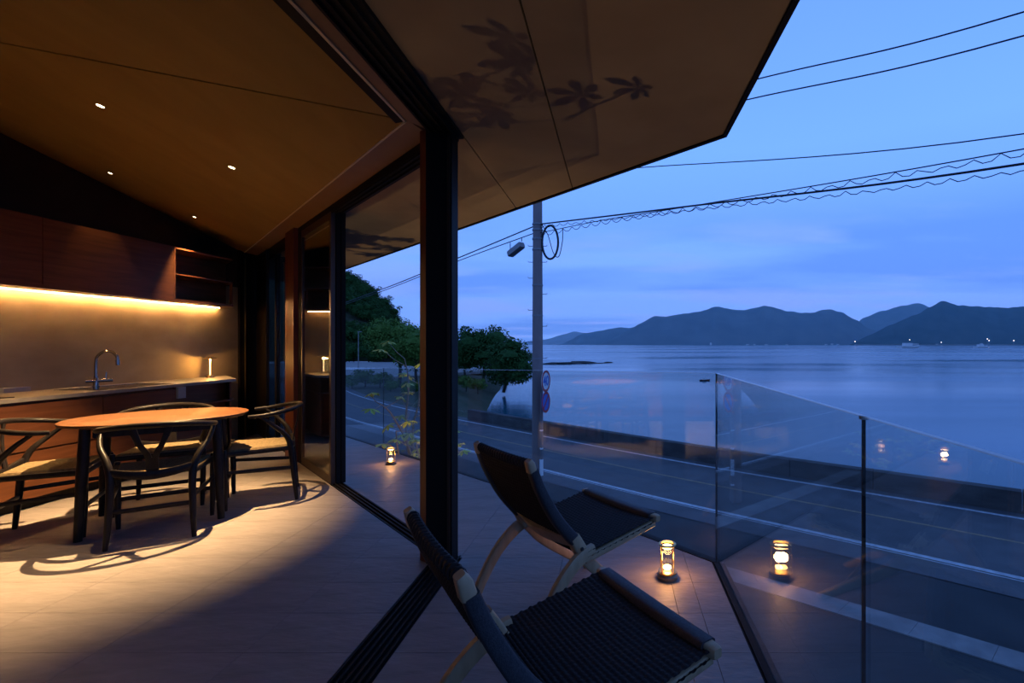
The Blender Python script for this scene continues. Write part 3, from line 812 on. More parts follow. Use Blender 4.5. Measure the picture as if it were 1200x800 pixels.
# ================================================================= LANTERNS
def make_lantern(label, loc):
    t_ = thing('lantern', label, 'lantern', loc, 0, 'glass lanterns on the terrace floor')
    MB().lathe([(.052, 0), (.055, .004), (.055, .020), (.048, .026), (.046, .028)], seg=28).build('base', M['lantern_base'], t_, True)
    MB().lathe([(.046, .028), (.049, .032), (.049, .040), (.042, .044)], seg=28).build('collar', M['brass'], t_, True)
    MB().lathe([(.041, .044), (.041, .172)], seg=28, cap=False).build('glass_chimney', M['lamp_glass'], t_, True)
    for k in range(4):
        a = PI / 4 + k * PI / 2
        MB().tube([(.044 * math.cos(a), .044 * math.sin(a), .042), (.044 * math.cos(a), .044 * math.sin(a), .180)], .0022, 6).build('guard_wire', M['brass'], t_, True)
    MB().lathe([(.044, .176), (.047, .179), (.047, .184), (.044, .186), (.036, .186), (.036, .176)], seg=28, cap=False).build('top_ring', M['brass'], t_, True)
    MB().blob((0, 0, .058), .023, 2, 0, 1, (1, 1, .50)).build('lower_glow', M['flame'], t_, True)
    MB().lathe([(.001, .160), (.026, .163), (.028, .168), (.025, .173), (.001, .174)], seg=20).build('upper_glow', M['flame'], t_, True)
    p = bpy.data.lights.new('lantern_bulb', 'POINT'); p.energy = LANTERN_W; p.color = (1, .46, .16); p.shadow_soft_size = .025
    po_ = bpy.data.objects.new('lantern_bulb', p); COL.objects.link(po_); po_.parent = t_; po_.location = (0, 0, .112)
    return t_
x, y = proj(782, 677, 0)
l1 = make_lantern('glowing glass lantern on the tiles by the railing corner', (x, y, 0))
zl = -.1
for _ in range(6):
    x, y = proj(458, 544, zl); zl = dz(x, y)
l2 = dup(l1, (x, y, zl), 0, 'glowing glass lantern seen through the open window beside the garden tree')

# ================================================================= GLASS RAILING
def rail_run(p0, p1, splits, z_a, z_b, label, lname):
    """glass balustrade between plan points; splits = fractions of joints; panes are thin slabs"""
    o = thing(lname, label, 'railing', (0, 0, 0), 0)
    p0 = Vector(p0); p1 = Vector(p1); d = (p1 - p0); Ln = d.length; d.normalize(); nrm = Vector((-d.y, d.x))
    def slab(m, s0, s1, h, z0, z1a, z1b):
        q = [p0 + d * s0 - nrm * h, p0 + d * s1 - nrm * h, p0 + d * s1 + nrm * h, p0 + d * s0 + nrm * h]
        vs = [(a.x, a.y, z0) for a in q] + [(q[0].x, q[0].y, z1a), (q[1].x, q[1].y, z1b), (q[2].x, q[2].y, z1b), (q[3].x, q[3].y, z1a)]
        return m.add(vs, [(3, 2, 1, 0), (4, 5, 6, 7), (0, 1, 5, 4), (1, 2, 6, 5), (2, 3, 7, 6), (3, 0, 4, 7)])
    S = [0] + splits + [1]
    zt = lambda f: z_a + (z_b - z_a) * f
    for i in range(len(S) - 1):
        a, b_ = S[i] * Ln + .004, S[i + 1] * Ln - .004
        slab(MB(), a, b_, .006, -.28, zt(S[i]), zt(S[i + 1])).build('glass_pane', M['rail_glass'], o)
        q = [p0 + d * a - nrm * .0064, p0 + d * b_ - nrm * .0064, p0 + d * b_ + nrm * .0064, p0 + d * a + nrm * .0064]
        zz = [zt(S[i]), zt(S[i + 1]), zt(S[i + 1]), zt(S[i])]
        MB().add([(p.x, p.y, z_ + .0002) for p, z_ in zip(q, zz)] + [(p.x, p.y, z_ + .003) for p, z_ in zip(q, zz)], [(3, 2, 1, 0), (4, 5, 6, 7), (0, 1, 5, 4), (1, 2, 6, 5), (2, 3, 7, 6), (3, 0, 4, 7)]).build('polished_edge', M['edge'], o)
    for f_ in splits:
        slab(MB(), f_ * Ln - .003, f_ * Ln + .003, .0035, dz(*(p0 + d * f_ * Ln)) if abs(z_a - z_b) > 1e-6 else 0, zt(f_) + .002, zt(f_) + .002).build('joint_strip', M['black'], o)
        slab(MB(), f_ * Ln - .006, f_ * Ln + .006, .008, zt(f_) - .006, zt(f_) + .003, zt(f_) + .003).build('top_clip', M['steel'], o)
    cuts = [0, SLOPE0, Ln] if abs(z_a - z_b) > 1e-6 else [0, Ln]
    for a, b_ in zip(cuts[:-1], cuts[1:]):
        for hw, zt_, nm in ((.017, -.001, 'base_channel'), (.045, -.008, 'channel_bed')):
            q = [p0 + d * a - nrm * hw, p0 + d * b_ - nrm * hw, p0 + d * b_ + nrm * hw, p0 + d * a + nrm * hw]
            zz = [dz(p.x, p.y) if len(cuts) > 2 else 0 for p in (p0 + d * a, p0 + d * b_, p0 + d * b_, p0 + d * a)]
            MB().add([(p.x, p.y, z_ - .05) for p, z_ in zip(q, zz)] + [(p.x, p.y, z_ + zt_) for p, z_ in zip(q, zz)],
                     [(3, 2, 1, 0), (4, 5, 6, 7), (0, 1, 5, 4), (1, 2, 6, 5), (2, 3, 7, 6), (3, 0, 4, 7)]).build(nm, M['black'], o)
    return o
sA = 7.4
rail_run(RC + RD * .006, RC + RD * sA, [3.4 / sA, 5.22 / sA], 1.08, 1.08 - .035 * (sA - SLOPE0), 'frameless glass railing along the far side of the terrace', 'glass_railing')
rail_run((.578, RC.y - .006), (.578, -3.0), [(RC.y - 1.134) / (RC.y + 3.0)], 1.08, 1.08, 'frameless glass railing at the right with a black joint strip', 'glass_railing')
tag(MB().box(RC.x - .005, RC.x + .005, RC.y - .005, RC.y + .005, 0, 1.08).build('corner_seal', M['black']), 'thin black seal where the two glass railings meet', 'seal')
# deck edge slab below the railing
struct(MB().prism([(.60, -3.2), (.64, -3.2), tuple(RC + Vector((.05, .05))), tuple(RC + Vector((.02, .02)))], -.3, -.025).build('trim_7', M['metal_grey']), 'grey metal edge of the terrace')

ORD = ['first', 'second', 'third', 'fourth', 'fifth', 'sixth', 'seventh', 'eighth', 'ninth', 'tenth', 'eleventh']
# ================================================================= OUTSIDE: ROAD, SEA WALL, SEA
ZR = -3.15
ZSEA = -4.5
D = H - ZR
far = [(38, -10.5), (24, 1.6), (10.26, 12.17), (3.52, 17.2), (-3.0, 22.7), (-9, 28.0), (-12.3, 30.9), (-18, 36.7), (-25, 45), (-34, 58), (-46, 82)]
FAR = [Vector((p.x, p.y)) for p in spline([(x, y, 0) for x, y in far], 6)]
def offs(d):
    out = []
    for i, p in enumerate(FAR):
        t_ = (FAR[min(i + 1, len(FAR) - 1)] - FAR[max(i - 1, 0)]).normalized()
        n_ = Vector((-t_.y, t_.x))
        if n_.dot(Vector((-1, -1))) < 0: n_ = -n_
        out.append(p + n_ * d)
    return out
def ribbon(d0, d1, z0, z1=None, lo=0, hi=None):
    a, b_ = offs(d0)[lo:hi], offs(d1)[lo:hi]
    z1 = z0 if z1 is None else z1
    vs = [(p.x, p.y, z0) for p in a] + [(p.x, p.y, z1) for p in b_]
    n = len(a)
    return MB().add(vs, [(i, i + 1, n + i + 1, n + i) for i in range(n - 1)])
struct(ribbon(-.7, 5.0, ZR).build('road', M['asphalt']), 'narrow asphalt coast road below the terrace')
WL = .13
mk = lambda d, w, nm, m_, lab: struct(ribbon(d - w / 2, d + w / 2, ZR + .004).build(nm, m_), lab)
mk(0, .14, 'road_marking_far', M['paint_white'], 'white line on the sea side of the road')
mk(1.95, .09, 'road_marking_centre', M['paint_yellow'], 'faded orange centre line of the road')
mk(4.05, .14, 'road_marking_near', M['paint_white'], 'white line on the near side of the road')
mk(4.20, .04, 'road_marking_edge', M['paint_white'], 'thin pale line beside the near white line')
gd = MB().add([(-90, -40, ZR - .03), (60, -40, ZR - .03), (60, -22, ZR - .03)], [])
vs = [(p.x, p.y, ZR - .012) for p in offs(4.5)]
vs2 = [(p.x - 45, p.y - 45, ZR - .012) for p in offs(4.5)]
n = len(vs)
struct(MB().add(vs + vs2, [(i, i + 1, n + i + 1, n + i) for i in range(n - 1)]).build('ground', M['apron']), 'dark asphalt forecourt below the terrace')
# concrete gutter, block by block
gut = link('gutter', None); struct(gut, 'pale concrete gutter between road and forecourt')
ga = offs(6.9); gb = offs(7.4)
def along(P, L0):
    s = 0
    for i in range(len(P) - 1):
        l = (P[i + 1] - P[i]).length
        if s + l >= L0: return P[i].lerp(P[i + 1], (L0 - s) / l)
        s += l
    return P[-1]
tot = sum((ga[i + 1] - ga[i]).length for i in range(len(ga) - 1)); totb = sum((gb[i + 1] - gb[i]).length for i in range(len(gb) - 1))
k = 0; s = 20.0
while s < 52:
    q = [along(ga, s), along(ga, s + .995), along(gb, (s + .995) * totb / tot), along(gb, s * totb / tot)]
    MB().prism([tuple(p) for p in q], ZR - .02, ZR + .006).build('paver', M['concrete'], gut)
    s += 1.0
# sea wall: cast in lengths
wall_lo, wall_hi = 0, 32
sw = link('sea_wall', None); struct(sw, 'low dark concrete sea wall along the far side of the road')
a0, a1 = offs(-.45), offs(-.80)
idx = list(range(0, 31, 2))
for i in range(0, 30, 2):
    q = [a0[i], a0[i + 1], a0[i + 2], a1[i + 2], a1[i + 1], a1[i]]
    c = sum(q, Vector((0, 0))) / 6
    q = [p + (c - p).normalized() * .012 for p in q]
    MB().prism([tuple(p) for p in q], ZSEA - 1, ZR + .56).build('wall_block', M['seawall'], sw)
# sea
sea = MB().add([(-2500, 6, ZSEA), (6000, -200, ZSEA), (6000, 5200, ZSEA), (-2500, 5200, ZSEA)], [(0, 1, 2, 3)])
sea.build('sea', M['sea']); struct(bpy.data.objects['sea'], 'calm blue sea of the bay')
# land left of the water: bank, gravel lot, headland
wl_end = a1[30]
shore = [tuple(wl_end), (-9.6, 36), (-12.2, 52), (-15.5, 70), (-19.0, 82), (-30, 95), (-26, 118), (-24, 150), (-60, 260), (-260, 260), (-260, 60), (-60, 60)]
inner = [tuple(p) for p in offs(-.7)[30:]]
land = MB()
vs = []; fs = []
nsh = 9
rowsA = [Vector(s_) for s_ in [(wl_end.x, wl_end.y), (-9.6, 36), (-12.0, 48), (-14.2, 62), (-18.5, 84), (-27, 100), (-29, 130), (-26, 175), (-40, 300)]]
rowsB = [Vector((along(offs(-.6)[30:], t_).x, along(offs(-.6)[30:], t_).y)) for t_ in (0, 6, 12, 20, 30, 42, 50, 56, 64)]
rowsB[-3:] = [Vector((-60, 120)), Vector((-90, 180)), Vector((-160, 300))]
ns = 10
for a, b_ in zip(rowsA, rowsB):
    for k in range(ns + 1):
        f_ = k / ns
        p = a.lerp(b_, f_)
        z = ZSEA - .3 + (ZR - .05 - ZSEA + .3) * min(1, f_ * 2.2) ** .7 + .12 * pnoise(Vector((p.x * .5, p.y * .5, 0)))
        vs.append((p.x, p.y, z))
for i in range(len(rowsA) - 1):
    for k in range(ns):
        a = i * (ns + 1) + k
        fs.append((a, a + 1, a + ns + 2, a + ns + 1))
struct(land.add(vs, fs).build('ground_bank', M['bank'], None, True), 'grassy bank between the road and the water')
gp = [(-30, 62), (-21, 78), (-22, 96), (-34, 112), (-75, 118), (-75, 66)]
struct(MB().prism(gp, ZR - .3, ZR + .10).build('ground_lot', M['gravel']), 'pale gravel lot below the wooded hill')
struct(MB().prism([(-33, 101), (-19.5, 84), (-19.0, 84.4), (-32.5, 101.6)], ZSEA - .5, ZR + .9).build('wall_shore', M['concrete']), 'pale concrete wall on the shore below the trees')

# ---- wooded hill on the left
hv = []; hf = []
HN = 22; HM = 14
def hill_z(x, y):
    # profile read along the line of sight at distance y ~ 150
    a = x / y * 567 + 722
    P_ = [(150, 235), (300, 262), (405, 316), (430, 328), (447, 345), (460, 366), (480, 380), (500, 384), (530, 392), (555, 402), (590, 412), (640, 420)]
    for i in range(len(P_) - 1):
        if P_[i][0] <= a <= P_[i + 1][0]:
            f_ = (a - P_[i][0]) / (P_[i + 1][0] - P_[i][0])
            v = P_[i][1] + (P_[i + 1][1] - P_[i][1]) * f_
            return (403 - v) / 567
    return (403 - (P_[0][1] if a < 150 else 425)) / 567
tree_sites = []
for j in range(HM + 1):
    fy = j / HM
    for i in range(HN + 1):
        u = 180 + (585 - 180) * i / HN
        y = 122 + 60 * fy
        x = (u - 722) / 567 * y
        ridge = H + hill_z(x, y) * 165 - 6.0
        z = ZR + (ridge - ZR) * math.sin(min(1, fy * 1.25) * PI / 2) ** .8 if fy <= .8 else ridge - (fy - .8) * 40
        z = max(z, ZR - 1)
        hv.append((x, y, z))
for j in range(HM):
    for i in range(HN):
        a = j * (HN + 1) + i
        hf.append((a, a + 1, a + HN + 2, a + HN + 1))
struct(MB().add(hv, hf).build('hill', M['bank'], None, True), 'steep hill behind the road')

def leaf_cloud(m, c, r, count, size, sq=(1, 1, .8), rnd=random):
    for _ in range(count):
        while True:
            p = Vector((rnd.uniform(-1, 1), rnd.uniform(-1, 1), rnd.uniform(-1, 1)))
            if .25 < p.length < 1: break
        p = p.normalized() * (p.length ** .5)
        q = Vector((c[0] + p.x * r * sq[0], c[1] + p.y * r * sq[1], c[2] + p.z * r * sq[2]))
        n_ = (p + Vector((rnd.uniform(-.7, .7), rnd.uniform(-.7, .7), rnd.uniform(-.2, .9)))).normalized()
        a = n_.cross(Vector((rnd.uniform(-1, 1), rnd.uniform(-1, 1), rnd.uniform(-1, 1)))).normalized(); b_ = n_.cross(a)
        s = size * rnd.uniform(.6, 1.3)
        m.add([q - a * s, q + b_ * s * .5 - n_ * s * .1, q + a * s, q - b_ * s * .5 - n_ * s * .1], [(0, 1, 2, 3)])
def tree_meshes(seed, h, r, leaves, size, lm, lobes=7, flat=.75, lean=0., low=.55):
    rnd = random.Random(seed)
    tr = MB()
    top_ = Vector((lean, 0, h * .62))
    tr.tube(spline([(0, 0, 0), (lean * .3 + .05 * r, .03 * r, h * .3), tuple(top_)], 4), lerp_list([.06 * r, .045 * r, .03 * r], 4), 7)
    cr = MB()
    for k in range(lobes):
        a = 2 * PI * k / lobes + rnd.uniform(-.4, .4)
        d = r * rnd.uniform(.3, .62) if k else 0
        c = Vector((lean + d * math.cos(a), d * math.sin(a), h * rnd.uniform(low, .84) if k else h * .8))
        rr = r * rnd.uniform(.38, .55)
        tr.tube([Vector((lean * .8, 0, h * .45)), c], [.025 * r, .008 * r], 5)
        cr.blob(c, rr * .66, 2, .7, 2.2, (1, 1, flat), seed + k)
        leaf_cloud(cr, c, rr * 1.12, leaves // lobes, size, (1.1, 1.1, flat * 1.1), rnd)
        q_ = c + Vector((rnd.uniform(-1, 1) * rr, rnd.uniform(-1, 1) * rr, rr * flat * rnd.uniform(.4, 1.2)))
        leaf_cloud(cr, q_, rr * .45, leaves // lobes // 4, size, (1.1, 1.1, flat), rnd)
    return cr.mesh('crown', lm), tr.mesh('trunk', M['bark'])
def put_tree(ms, loc, rz, sc_, label, group, cat='tree', name='tree'):
    o = thing(name, label, cat, loc, rz, group)
    o.scale = (sc_, sc_, sc_)
    link('crown', ms[0], o); link('trunk', ms[1], o)
    return o
forest = [tree_meshes(11 + k, 7.0, 4.0, 2200, .24, M['leaf_dark'], 8, .85, 0, .40) for k in range(3)]
rnd = random.Random(5)
cnt = 0
for j in range(7):
    for i in range(22):
        u = 372 + 11.5 * i + rnd.uniform(-4, 4) + (5 if j % 2 else 0)
        if u > 592: continue
        fy = j / 8.0
        y = 121 + 60 * fy + rnd.uniform(-3, 3)
        if y > 172: continue
        x = (u - 722) / 567 * y
        ridge = H + hill_z(x, y) * 165 - 6.0
        fy = (y - 122) / 60
        z = max(ZR, ZR + (ridge - ZR) * math.sin(min(1, max(0, fy) * 1.25) * PI / 2) ** .8)
        sc_ = rnd.uniform(.62, .95) * (1.0 if u < 480 else .72)
        put_tree(forest[cnt % 3], (x, y, z - .8), rnd.uniform(0, 6.28), sc_, 'dark green tree in the dense wood covering the hillside', 'trees of the wooded hill')
        cnt += 1
# shore trees
shore_m = tree_meshes(41, 6.2, 3.4, 5200, .17, M['leaf_dark'], 14, .72, 0, .45)
shore_l = tree_meshes(47, 5.6, 2.9, 4600, .14, M['leaf_dark'], 13, .6, .9, .30)
def at(u, y): return ((u - 722) / 567 * y, y)
x, y = at(566, 62); put_tree(shore_m, (x, y, ZR - .6), .4, 1.12, 'dark round tree on the bank left of the utility pole', 'shore trees')
x, y = at(590, 55); put_tree(shore_l, (x, y, ZR - 1.1), -.2, 1.16, 'dark tree leaning over the water right beside the utility pole', 'shore trees')
x, y = at(545, 70); put_tree(shore_m, (x, y, ZR - .3), 2.0, .8, 'dark tree half hidden by the black corner post', 'shore trees')
road_m = tree_meshes(53, 6.0, 2.9, 4600, .13, M['leaf_mid'], 13, .8, 0, .5)
x, y = at(468, 50); put_tree(road_m, (x, y, ZR), 1.0, 1.12, 'green roadside tree left of the corner post beyond the road', 'roadside trees')
x, y = at(489, 46); put_tree(road_m, (x, y, ZR), 2.6, .95, 'smaller green roadside tree nearest the corner post', 'roadside trees')
bush_m = tree_meshes(61, 1.5, 1.1, 700, .10, M['leaf_mid'], 5, .7)
for k, (u, y_, s_) in enumerate(((412, 48, 1.0), (428, 50, 1.25), (446, 49, 1.1), (458, 45, .8), (482, 42, .9), (546, 47, 1.0), (560, 45, .9))):
    x, y = at(u, y_)
    put_tree(bush_m, (x, y, ZR - .25), k * 1.3, s_, ORD[k] + ' low shrub from the left on the verge beyond the road', 'low shrubs along the road', 'shrub', 'shrub')
x, y = at(420, 78)
lpo = thing('lamp_post', 'thin pale lamp post before the dark wooded hill', 'lamp post', (x, y, ZR))
MB().lathe([(.07, 0), (.05, 6.4)], seg=8).build('mast', M['concrete'], lpo, True)
MB().box(-.1, .5, -.06, .06, 6.35, 6.45).build('lamp_head', M['concrete'], lpo)

# ---- garden tree outside the railing, lit from below
def leaf_spray(m, c, n_leaf, size, rnd, tilt=.4, wide=.20):
    ax = Vector((rnd.uniform(-tilt, tilt), rnd.uniform(-tilt, tilt), 1)).normalized()
    a0 = ax.cross(Vector((1, 0, 0))).normalized(); b0 = ax.cross(a0)
    ph = rnd.uniform(0, 6.28)
    for k in range(n_leaf):
        a = ph + 2 * PI * k / n_leaf
        d = (a0 * math.cos(a) + b0 * math.sin(a) - ax * rnd.uniform(.15, .5)).normalized()
        s_ = d.cross(ax).normalized(); L_ = size * rnd.uniform(.75, 1.2); w = L_ * wide
        p = Vector(c)
        m.add([p, p + d * L_ * .35 + s_ * w * .7, p + d * L_ * .68 + s_ * w - ax * L_ * .02, p + d * L_ - ax * L_ * .1, p + d * L_ * .68 - s_ * w - ax * L_ * .02, p + d * L_ * .35 - s_ * w * .7],
              [(0, 1, 2, 3), (0, 3, 4, 5)])
def garden_plant(name, label, base, stems, leaf, mleaf, n_leaf=7, seed=3, cat='tree', per=6, span=.3, wide=.20, rs=.022):
    rnd = random.Random(seed)
    o = thing(name, label, cat, base)
    st = MB(); lv = MB()
    for pts in stems:
        sp = spline(pts, 5)
        st.tube(sp, lerp_list([rs, rs * .27], len(sp) - 1), 6)
        for k in range(per):
            i = int(len(sp) * (.45 + .55 * (k + .5) / per))
            p = sp[min(i, len(sp) - 1)]
            q = p + Vector((rnd.uniform(-span, span), rnd.uniform(-span, span), rnd.uniform(-.05, .22)))
            st.tube([p, (p + q) / 2 + Vector((0, 0, -.02)), q], [.006, .004, .003], 5)
            leaf_spray(lv, q, n_leaf, leaf, rnd, .4, wide)
    st.build('stems', M['twig'], o, True)
    f_ = lv.build('leaves', mleaf, o); f_['kind'] = 'stuff'
    return o
bx, by = -2.0, 6.45
base = (bx, by, ZR)
def rel(u, v, y): return ((u - 722) / 567 * y - bx, y - by, H - (v - 403) / 567 * y - ZR)
garden_plant('garden_tree', 'slender garden tree with lit yellow green leaves behind the railing', base,
             [[(0, 0, 0), rel(486, 560, 6.3), rel(476, 500, 6.2), rel(479, 450, 6.1), rel(474, 420, 6.0)],
              [(0.03, 0, 0), rel(492, 560, 6.5), rel(484, 505, 6.6), rel(491, 470, 6.7), rel(490, 440, 6.8)],
              [(0, .03, 0), rel(482, 570, 6.2), rel(468, 535, 6.0), rel(464, 505, 5.9)],
              [(0, -.03, 0), rel(500, 580, 6.3), rel(492, 540, 6.1), rel(488, 520, 6.0)],
              [(0, 0, 0), rel(500, 580, 6.5), rel(520, 540, 6.6), rel(544, 518, 6.7)],
              [(0, 0, 0), rel(490, 560, 6.2), rel(462, 490, 6.0), rel(440, 470, 5.9)]],
             .11, M['leaf_light'], 7, 4, per=6, span=.26)
up1 = thing('garden_spotlight', 'garden spotlight at the foot of the slender tree', 'spotlight', (bx + .1, by + .35, ZR))
MB().lathe([(.05, 0), (.05, .12), (.04, .14)], seg=14).build('housing', M['black'], up1, True)
sp_ = bpy.data.lights.new('garden_beam', 'SPOT'); sp_.energy = GARDEN_W * 2.6; sp_.color = (1, .70, .34); sp_.spot_size = math.radians(64); sp_.spot_blend = .5; sp_.shadow_soft_size = .03
so_ = bpy.data.objects.new('garden_beam', sp_); COL.objects.link(so_); so_.parent = up1; so_.location = (0, 0, .16); so_.rotation_euler = (PI + .12, 0, 0)
# shrub beside the terrace (below the picture) whose lit leaves throw the shadow on the eaves
sx_, sy_ = 1.40, 2.02
rnd = random.Random(9)
stems = []
for k in range(7):
    a = k * .9
    stems.append([(0, 0, 0), (.03 * math.cos(a), .03 * math.sin(a), 1.1), (.07 * math.cos(a), .07 * math.sin(a), 1.9), (.13 * math.cos(a), .11 * math.sin(a), 2.28 + .08 * math.sin(k * 2))])
garden_plant('garden_shrub', 'garden shrub below the right railing, out of the picture', (sx_, sy_, ZR), stems, .062, M['leaf_light'], 6, 35, 'shrub', per=3, span=.11, wide=.21, rs=.004)
up2 = thing('garden_spotlight', 'garden spotlight below the right railing, out of the picture', 'spotlight', (2.6, 1.75, ZR))
MB().lathe([(.05, 0), (.05, .12), (.04, .14)], seg=14).build('housing', M['black'], up2, True)
sp_ = bpy.data.lights.new('garden_beam', 'SPOT'); sp_.energy = GARDEN_W * 1.5; sp_.color = (1, .66, .34); sp_.spot_size = math.radians(62); sp_.spot_blend = .6; sp_.shadow_soft_size = .006
so_ = bpy.data.objects.new('garden_beam', sp_); COL.objects.link(so_); so_.parent = up2; so_.location = (0, 0, .16)
so_.rotation_euler = Vector((-.45 - 2.6, 2.15 - 1.75, 2.48 - ZR)).to_track_quat('-Z', 'Y').to_euler()

# ================================================================= UTILITY POLE, SIGNS, WIRES
PX, PY = -2.207, 13.6
up = thing('utility_pole', 'tall concrete utility pole standing beside the coast road', 'pole', (PX, PY, ZR))
MB().lathe([(.165, 0), (.125, 9.6)], seg=18).build('shaft', M['pole'], up, True)
for zz in (4.61, 4.45, 4.2, 3.9, 2.9, 2.05, .85):
    MB().lathe([(.152, zz - ZR - .02), (.152, zz - ZR + .02)], seg=18, cap=False).build('band', M['metal_grey'], up, True)
zz = 4.0; k = 0
while zz > -.6:
    for s in ((1, -1) if k < 2 else ((1,) if k % 2 else (-1,))):
        MB().tube([(s * .13, 0, zz - ZR), (s * .25, 0, zz - ZR), (s * .27, 0, zz - ZR + .035)], .009, 6).build('step_bolt', M['metal_grey'], up)
    zz -= .45; k += 1
cl = MB()
cl.tube([Vector((.36 + .235 * math.cos(a) * .95, -.05, 4.1 - ZR + .47 * math.sin(a))) for a in [i * 2 * PI / 28 for i in range(29)]], .03, 8, cap=False)
cl.build('cable_coil', M['cable'], up, True)
MB().tube(spline([(.12, -.1, 4.6 - ZR), (.3, -.08, 4.3 - ZR), (.45, -.05, 3.8 - ZR), (.6, -.05, 3.7 - ZR), (.7, -.05, 4.1 - ZR), (.72, -.05, 4.5 - ZR)], 5), .012, 6).build('drop_cable', M['cable'], up, True)
sb = thing('splice_box', 'grey cable box hanging on the wires left of the pole', 'box', (-2.9, 14.0, 3.98))
r_ = MB()
r_.bar([(-.22, .18, -.11), (-.19, .155, -.095), (.19, -.155, .095), (.22, -.18, .11)], [.15, .19, .19, .15], [.17, .2, .2, .17], (0, 0, 1)); r_.build('body', M['metal_grey'], sb, True)
MB().tube([(-.2, .17, .03), (-.2, .17, .24)], .012, 6).build('hanger', M['cable'], sb); MB().tube([(.2, -.17, .2), (.2, -.17, .30)], .012, 6).build('hanger', M['cable'], sb)

RDIR = Vector((.77, -.64))
def wire_pts(pts, n=10):
    return spline([(PX + RDIR.x * t_, PY + RDIR.y * t_, z) for t_, z in pts], n)
def wire(pts, r, label, name='overhead_wire'):
    return tag(MB().tube(wire_pts(pts), r, 6).build(name, M['cable'], None, True), label, 'wire', 'overhead wires')
wire([(0, 7.15), (6.4, 6.44), (10.4, 6.0), (18, 5.9), (30, 7.2)], .012, 'topmost thin wire crossing the sky at the upper right')
wire([(0, 6.75), (6.14, 6.11), (10.4, 5.66), (18, 5.6), (30, 6.8)], .012, 'second thin wire from the top at the upper right')
wire([(0, 6.0), (3.7, 5.35), (10.4, 4.26), (18, 4.1), (30, 6.0)], .010, 'third thin wire alone below the eave tip')
wire([(0, 4.61), (5, 4.22), (10.4, 3.83), (18, 3.75), (30, 4.7)], .019, 'thick bundled cable running from the pole to the right')
wire([(0, 4.60), (-4, 4.12), (-9.7, 3.46), (-20, 2.6), (-32, 2.2)], .017, 'upper cable running from the pole to the left')
wire([(0, 4.40), (-4, 4.02), (-9.7, 3.38), (-20, 2.5), (-32, 2.1)], .013, 'lower thin cable running from the pole to the left')
bw = [(0, 4.36), (2.5, 4.33), (5, 4.22), (10.4, 4.04), (18, 4.0), (30, 4.9)]
wire(bw, .010, 'straight carrier wire above the spiral cable hanger')
P_ = wire_pts(bw, 60)
sp_pts = []
Ls = 0
for i in range(len(P_) - 60):
    p = P_[i]
    if i: Ls += (P_[i] - P_[i - 1]).length
    ph = (Ls / .34) % 1
    sp_pts.append(p + Vector((0, 0, -.11 * math.sin(PI * ph) ** .8)))
tag(MB().tube(sp_pts, .008, 5).build('spiral_hanger', M['cable'], None, True), 'scalloped spiral cable hanger looping under the carrier wire', 'wire', 'overhead wires')
P_ = wire_pts([(0, 4.58), (5, 4.18), (10.4, 3.78), (18, 3.72), (30, 4.66)], 60); sp_pts = []; Ls = 0
for i in range(len(P_) - 60):
    if i: Ls += (P_[i] - P_[i - 1]).length
    sp_pts.append(P_[i] + Vector((0, 0, -.08 * math.sin(PI * ((Ls / .30) % 1)) ** .8)))
tag(MB().tube(sp_pts, .008, 5).build('spiral_hanger', M['cable'], None, True), 'scalloped spiral hanger below the thick bundled cable', 'wire', 'overhead wires')

# road signs on their own thin post
SX, SY = (634.5 - 722) / 567 * 13.35, 13.35
sa = math.atan2(-.25, .97)
sp = thing('sign_post', 'thin steel sign post with a white sleeve beside the utility pole', 'post', (SX, SY, ZR))
MB().lathe([(.03, 0), (.03, 3.05)], seg=10).build('tube', M['metal_grey'], sp, True)
MB().lathe([(.05, .78), (.05, 1.22)], seg=12).build('sleeve', M['sign_white'], sp, True)
for zz in (.5, 1.5, 2.0):
    MB().lathe([(.045, zz), (.045, zz + .04)], seg=10).build('clamp', M['sign_white'], sp, True)
def disc(m, r0, r1, x0, x1, seg=40):
    vs = []; fs = []
    for xx in (x0, x1):
        for r in (r0, r1):
            for k in range(seg):
                a = 2 * PI * k / seg
                vs.append((xx, r * math.cos(a), r * math.sin(a)))
    for k in range(seg):
        k2 = (k + 1) % seg
        fs += [(k, k2, seg + k2, seg + k), (2 * seg + k, 3 * seg + k, 3 * seg + k2, 2 * seg + k2), (seg + k, seg + k2, 3 * seg + k2, 3 * seg + k), (k, 2 * seg + k, 2 * seg + k2, k2)]
    return m.add(vs, fs)
def sign(z, label, name):
    o = thing(name, label, 'road sign', (SX + .13, SY - .10, z), sa, 'round road signs')
    return o
z1 = H - (446 - 403) / 567 * SY; z2 = H - (470.5 - 403) / 567 * SY
s1 = sign(z1, 'round white speed sign with red rim and blue digits', 'speed_limit_sign')
disc(MB(), .0, .30, 0, .01).build('plate', M['sign_white'], s1)
disc(MB(), .235, .30, .01, .014).build('red_rim', M['sign_red'], s1)
fc_ = bpy.data.curves.new('digits', 'FONT'); fc_.body = '40'; fc_.size = .38; fc_.align_x = 'CENTER'; fc_.align_y = 'CENTER'; fc_.extrude = .001; fc_.offset = .010
fc_.materials.append(M['sign_blue'])
tmp = bpy.data.objects.new('digits_curve', fc_)
fo = link('digits', bpy.data.meshes.new_from_object(tmp), s1); bpy.data.objects.remove(tmp); fo.location = (.0125, 0, -.005); fo.rotation_euler = (PI / 2, 0, PI / 2)
s2 = sign(z2, 'round blue no parking sign with red rim and slash', 'no_parking_sign')
disc(MB(), .0, .29, 0, .01).build('plate', M['sign_blue'], s2)
disc(MB(), .225, .29, .01, .014).build('red_rim', M['sign_red'], s2)
MB().box(.010, .014, -.23, .23, -.028, .028, Matrix.Rotation(math.radians(45), 4, 'X')).build('red_slash', M['sign_red'], s2)

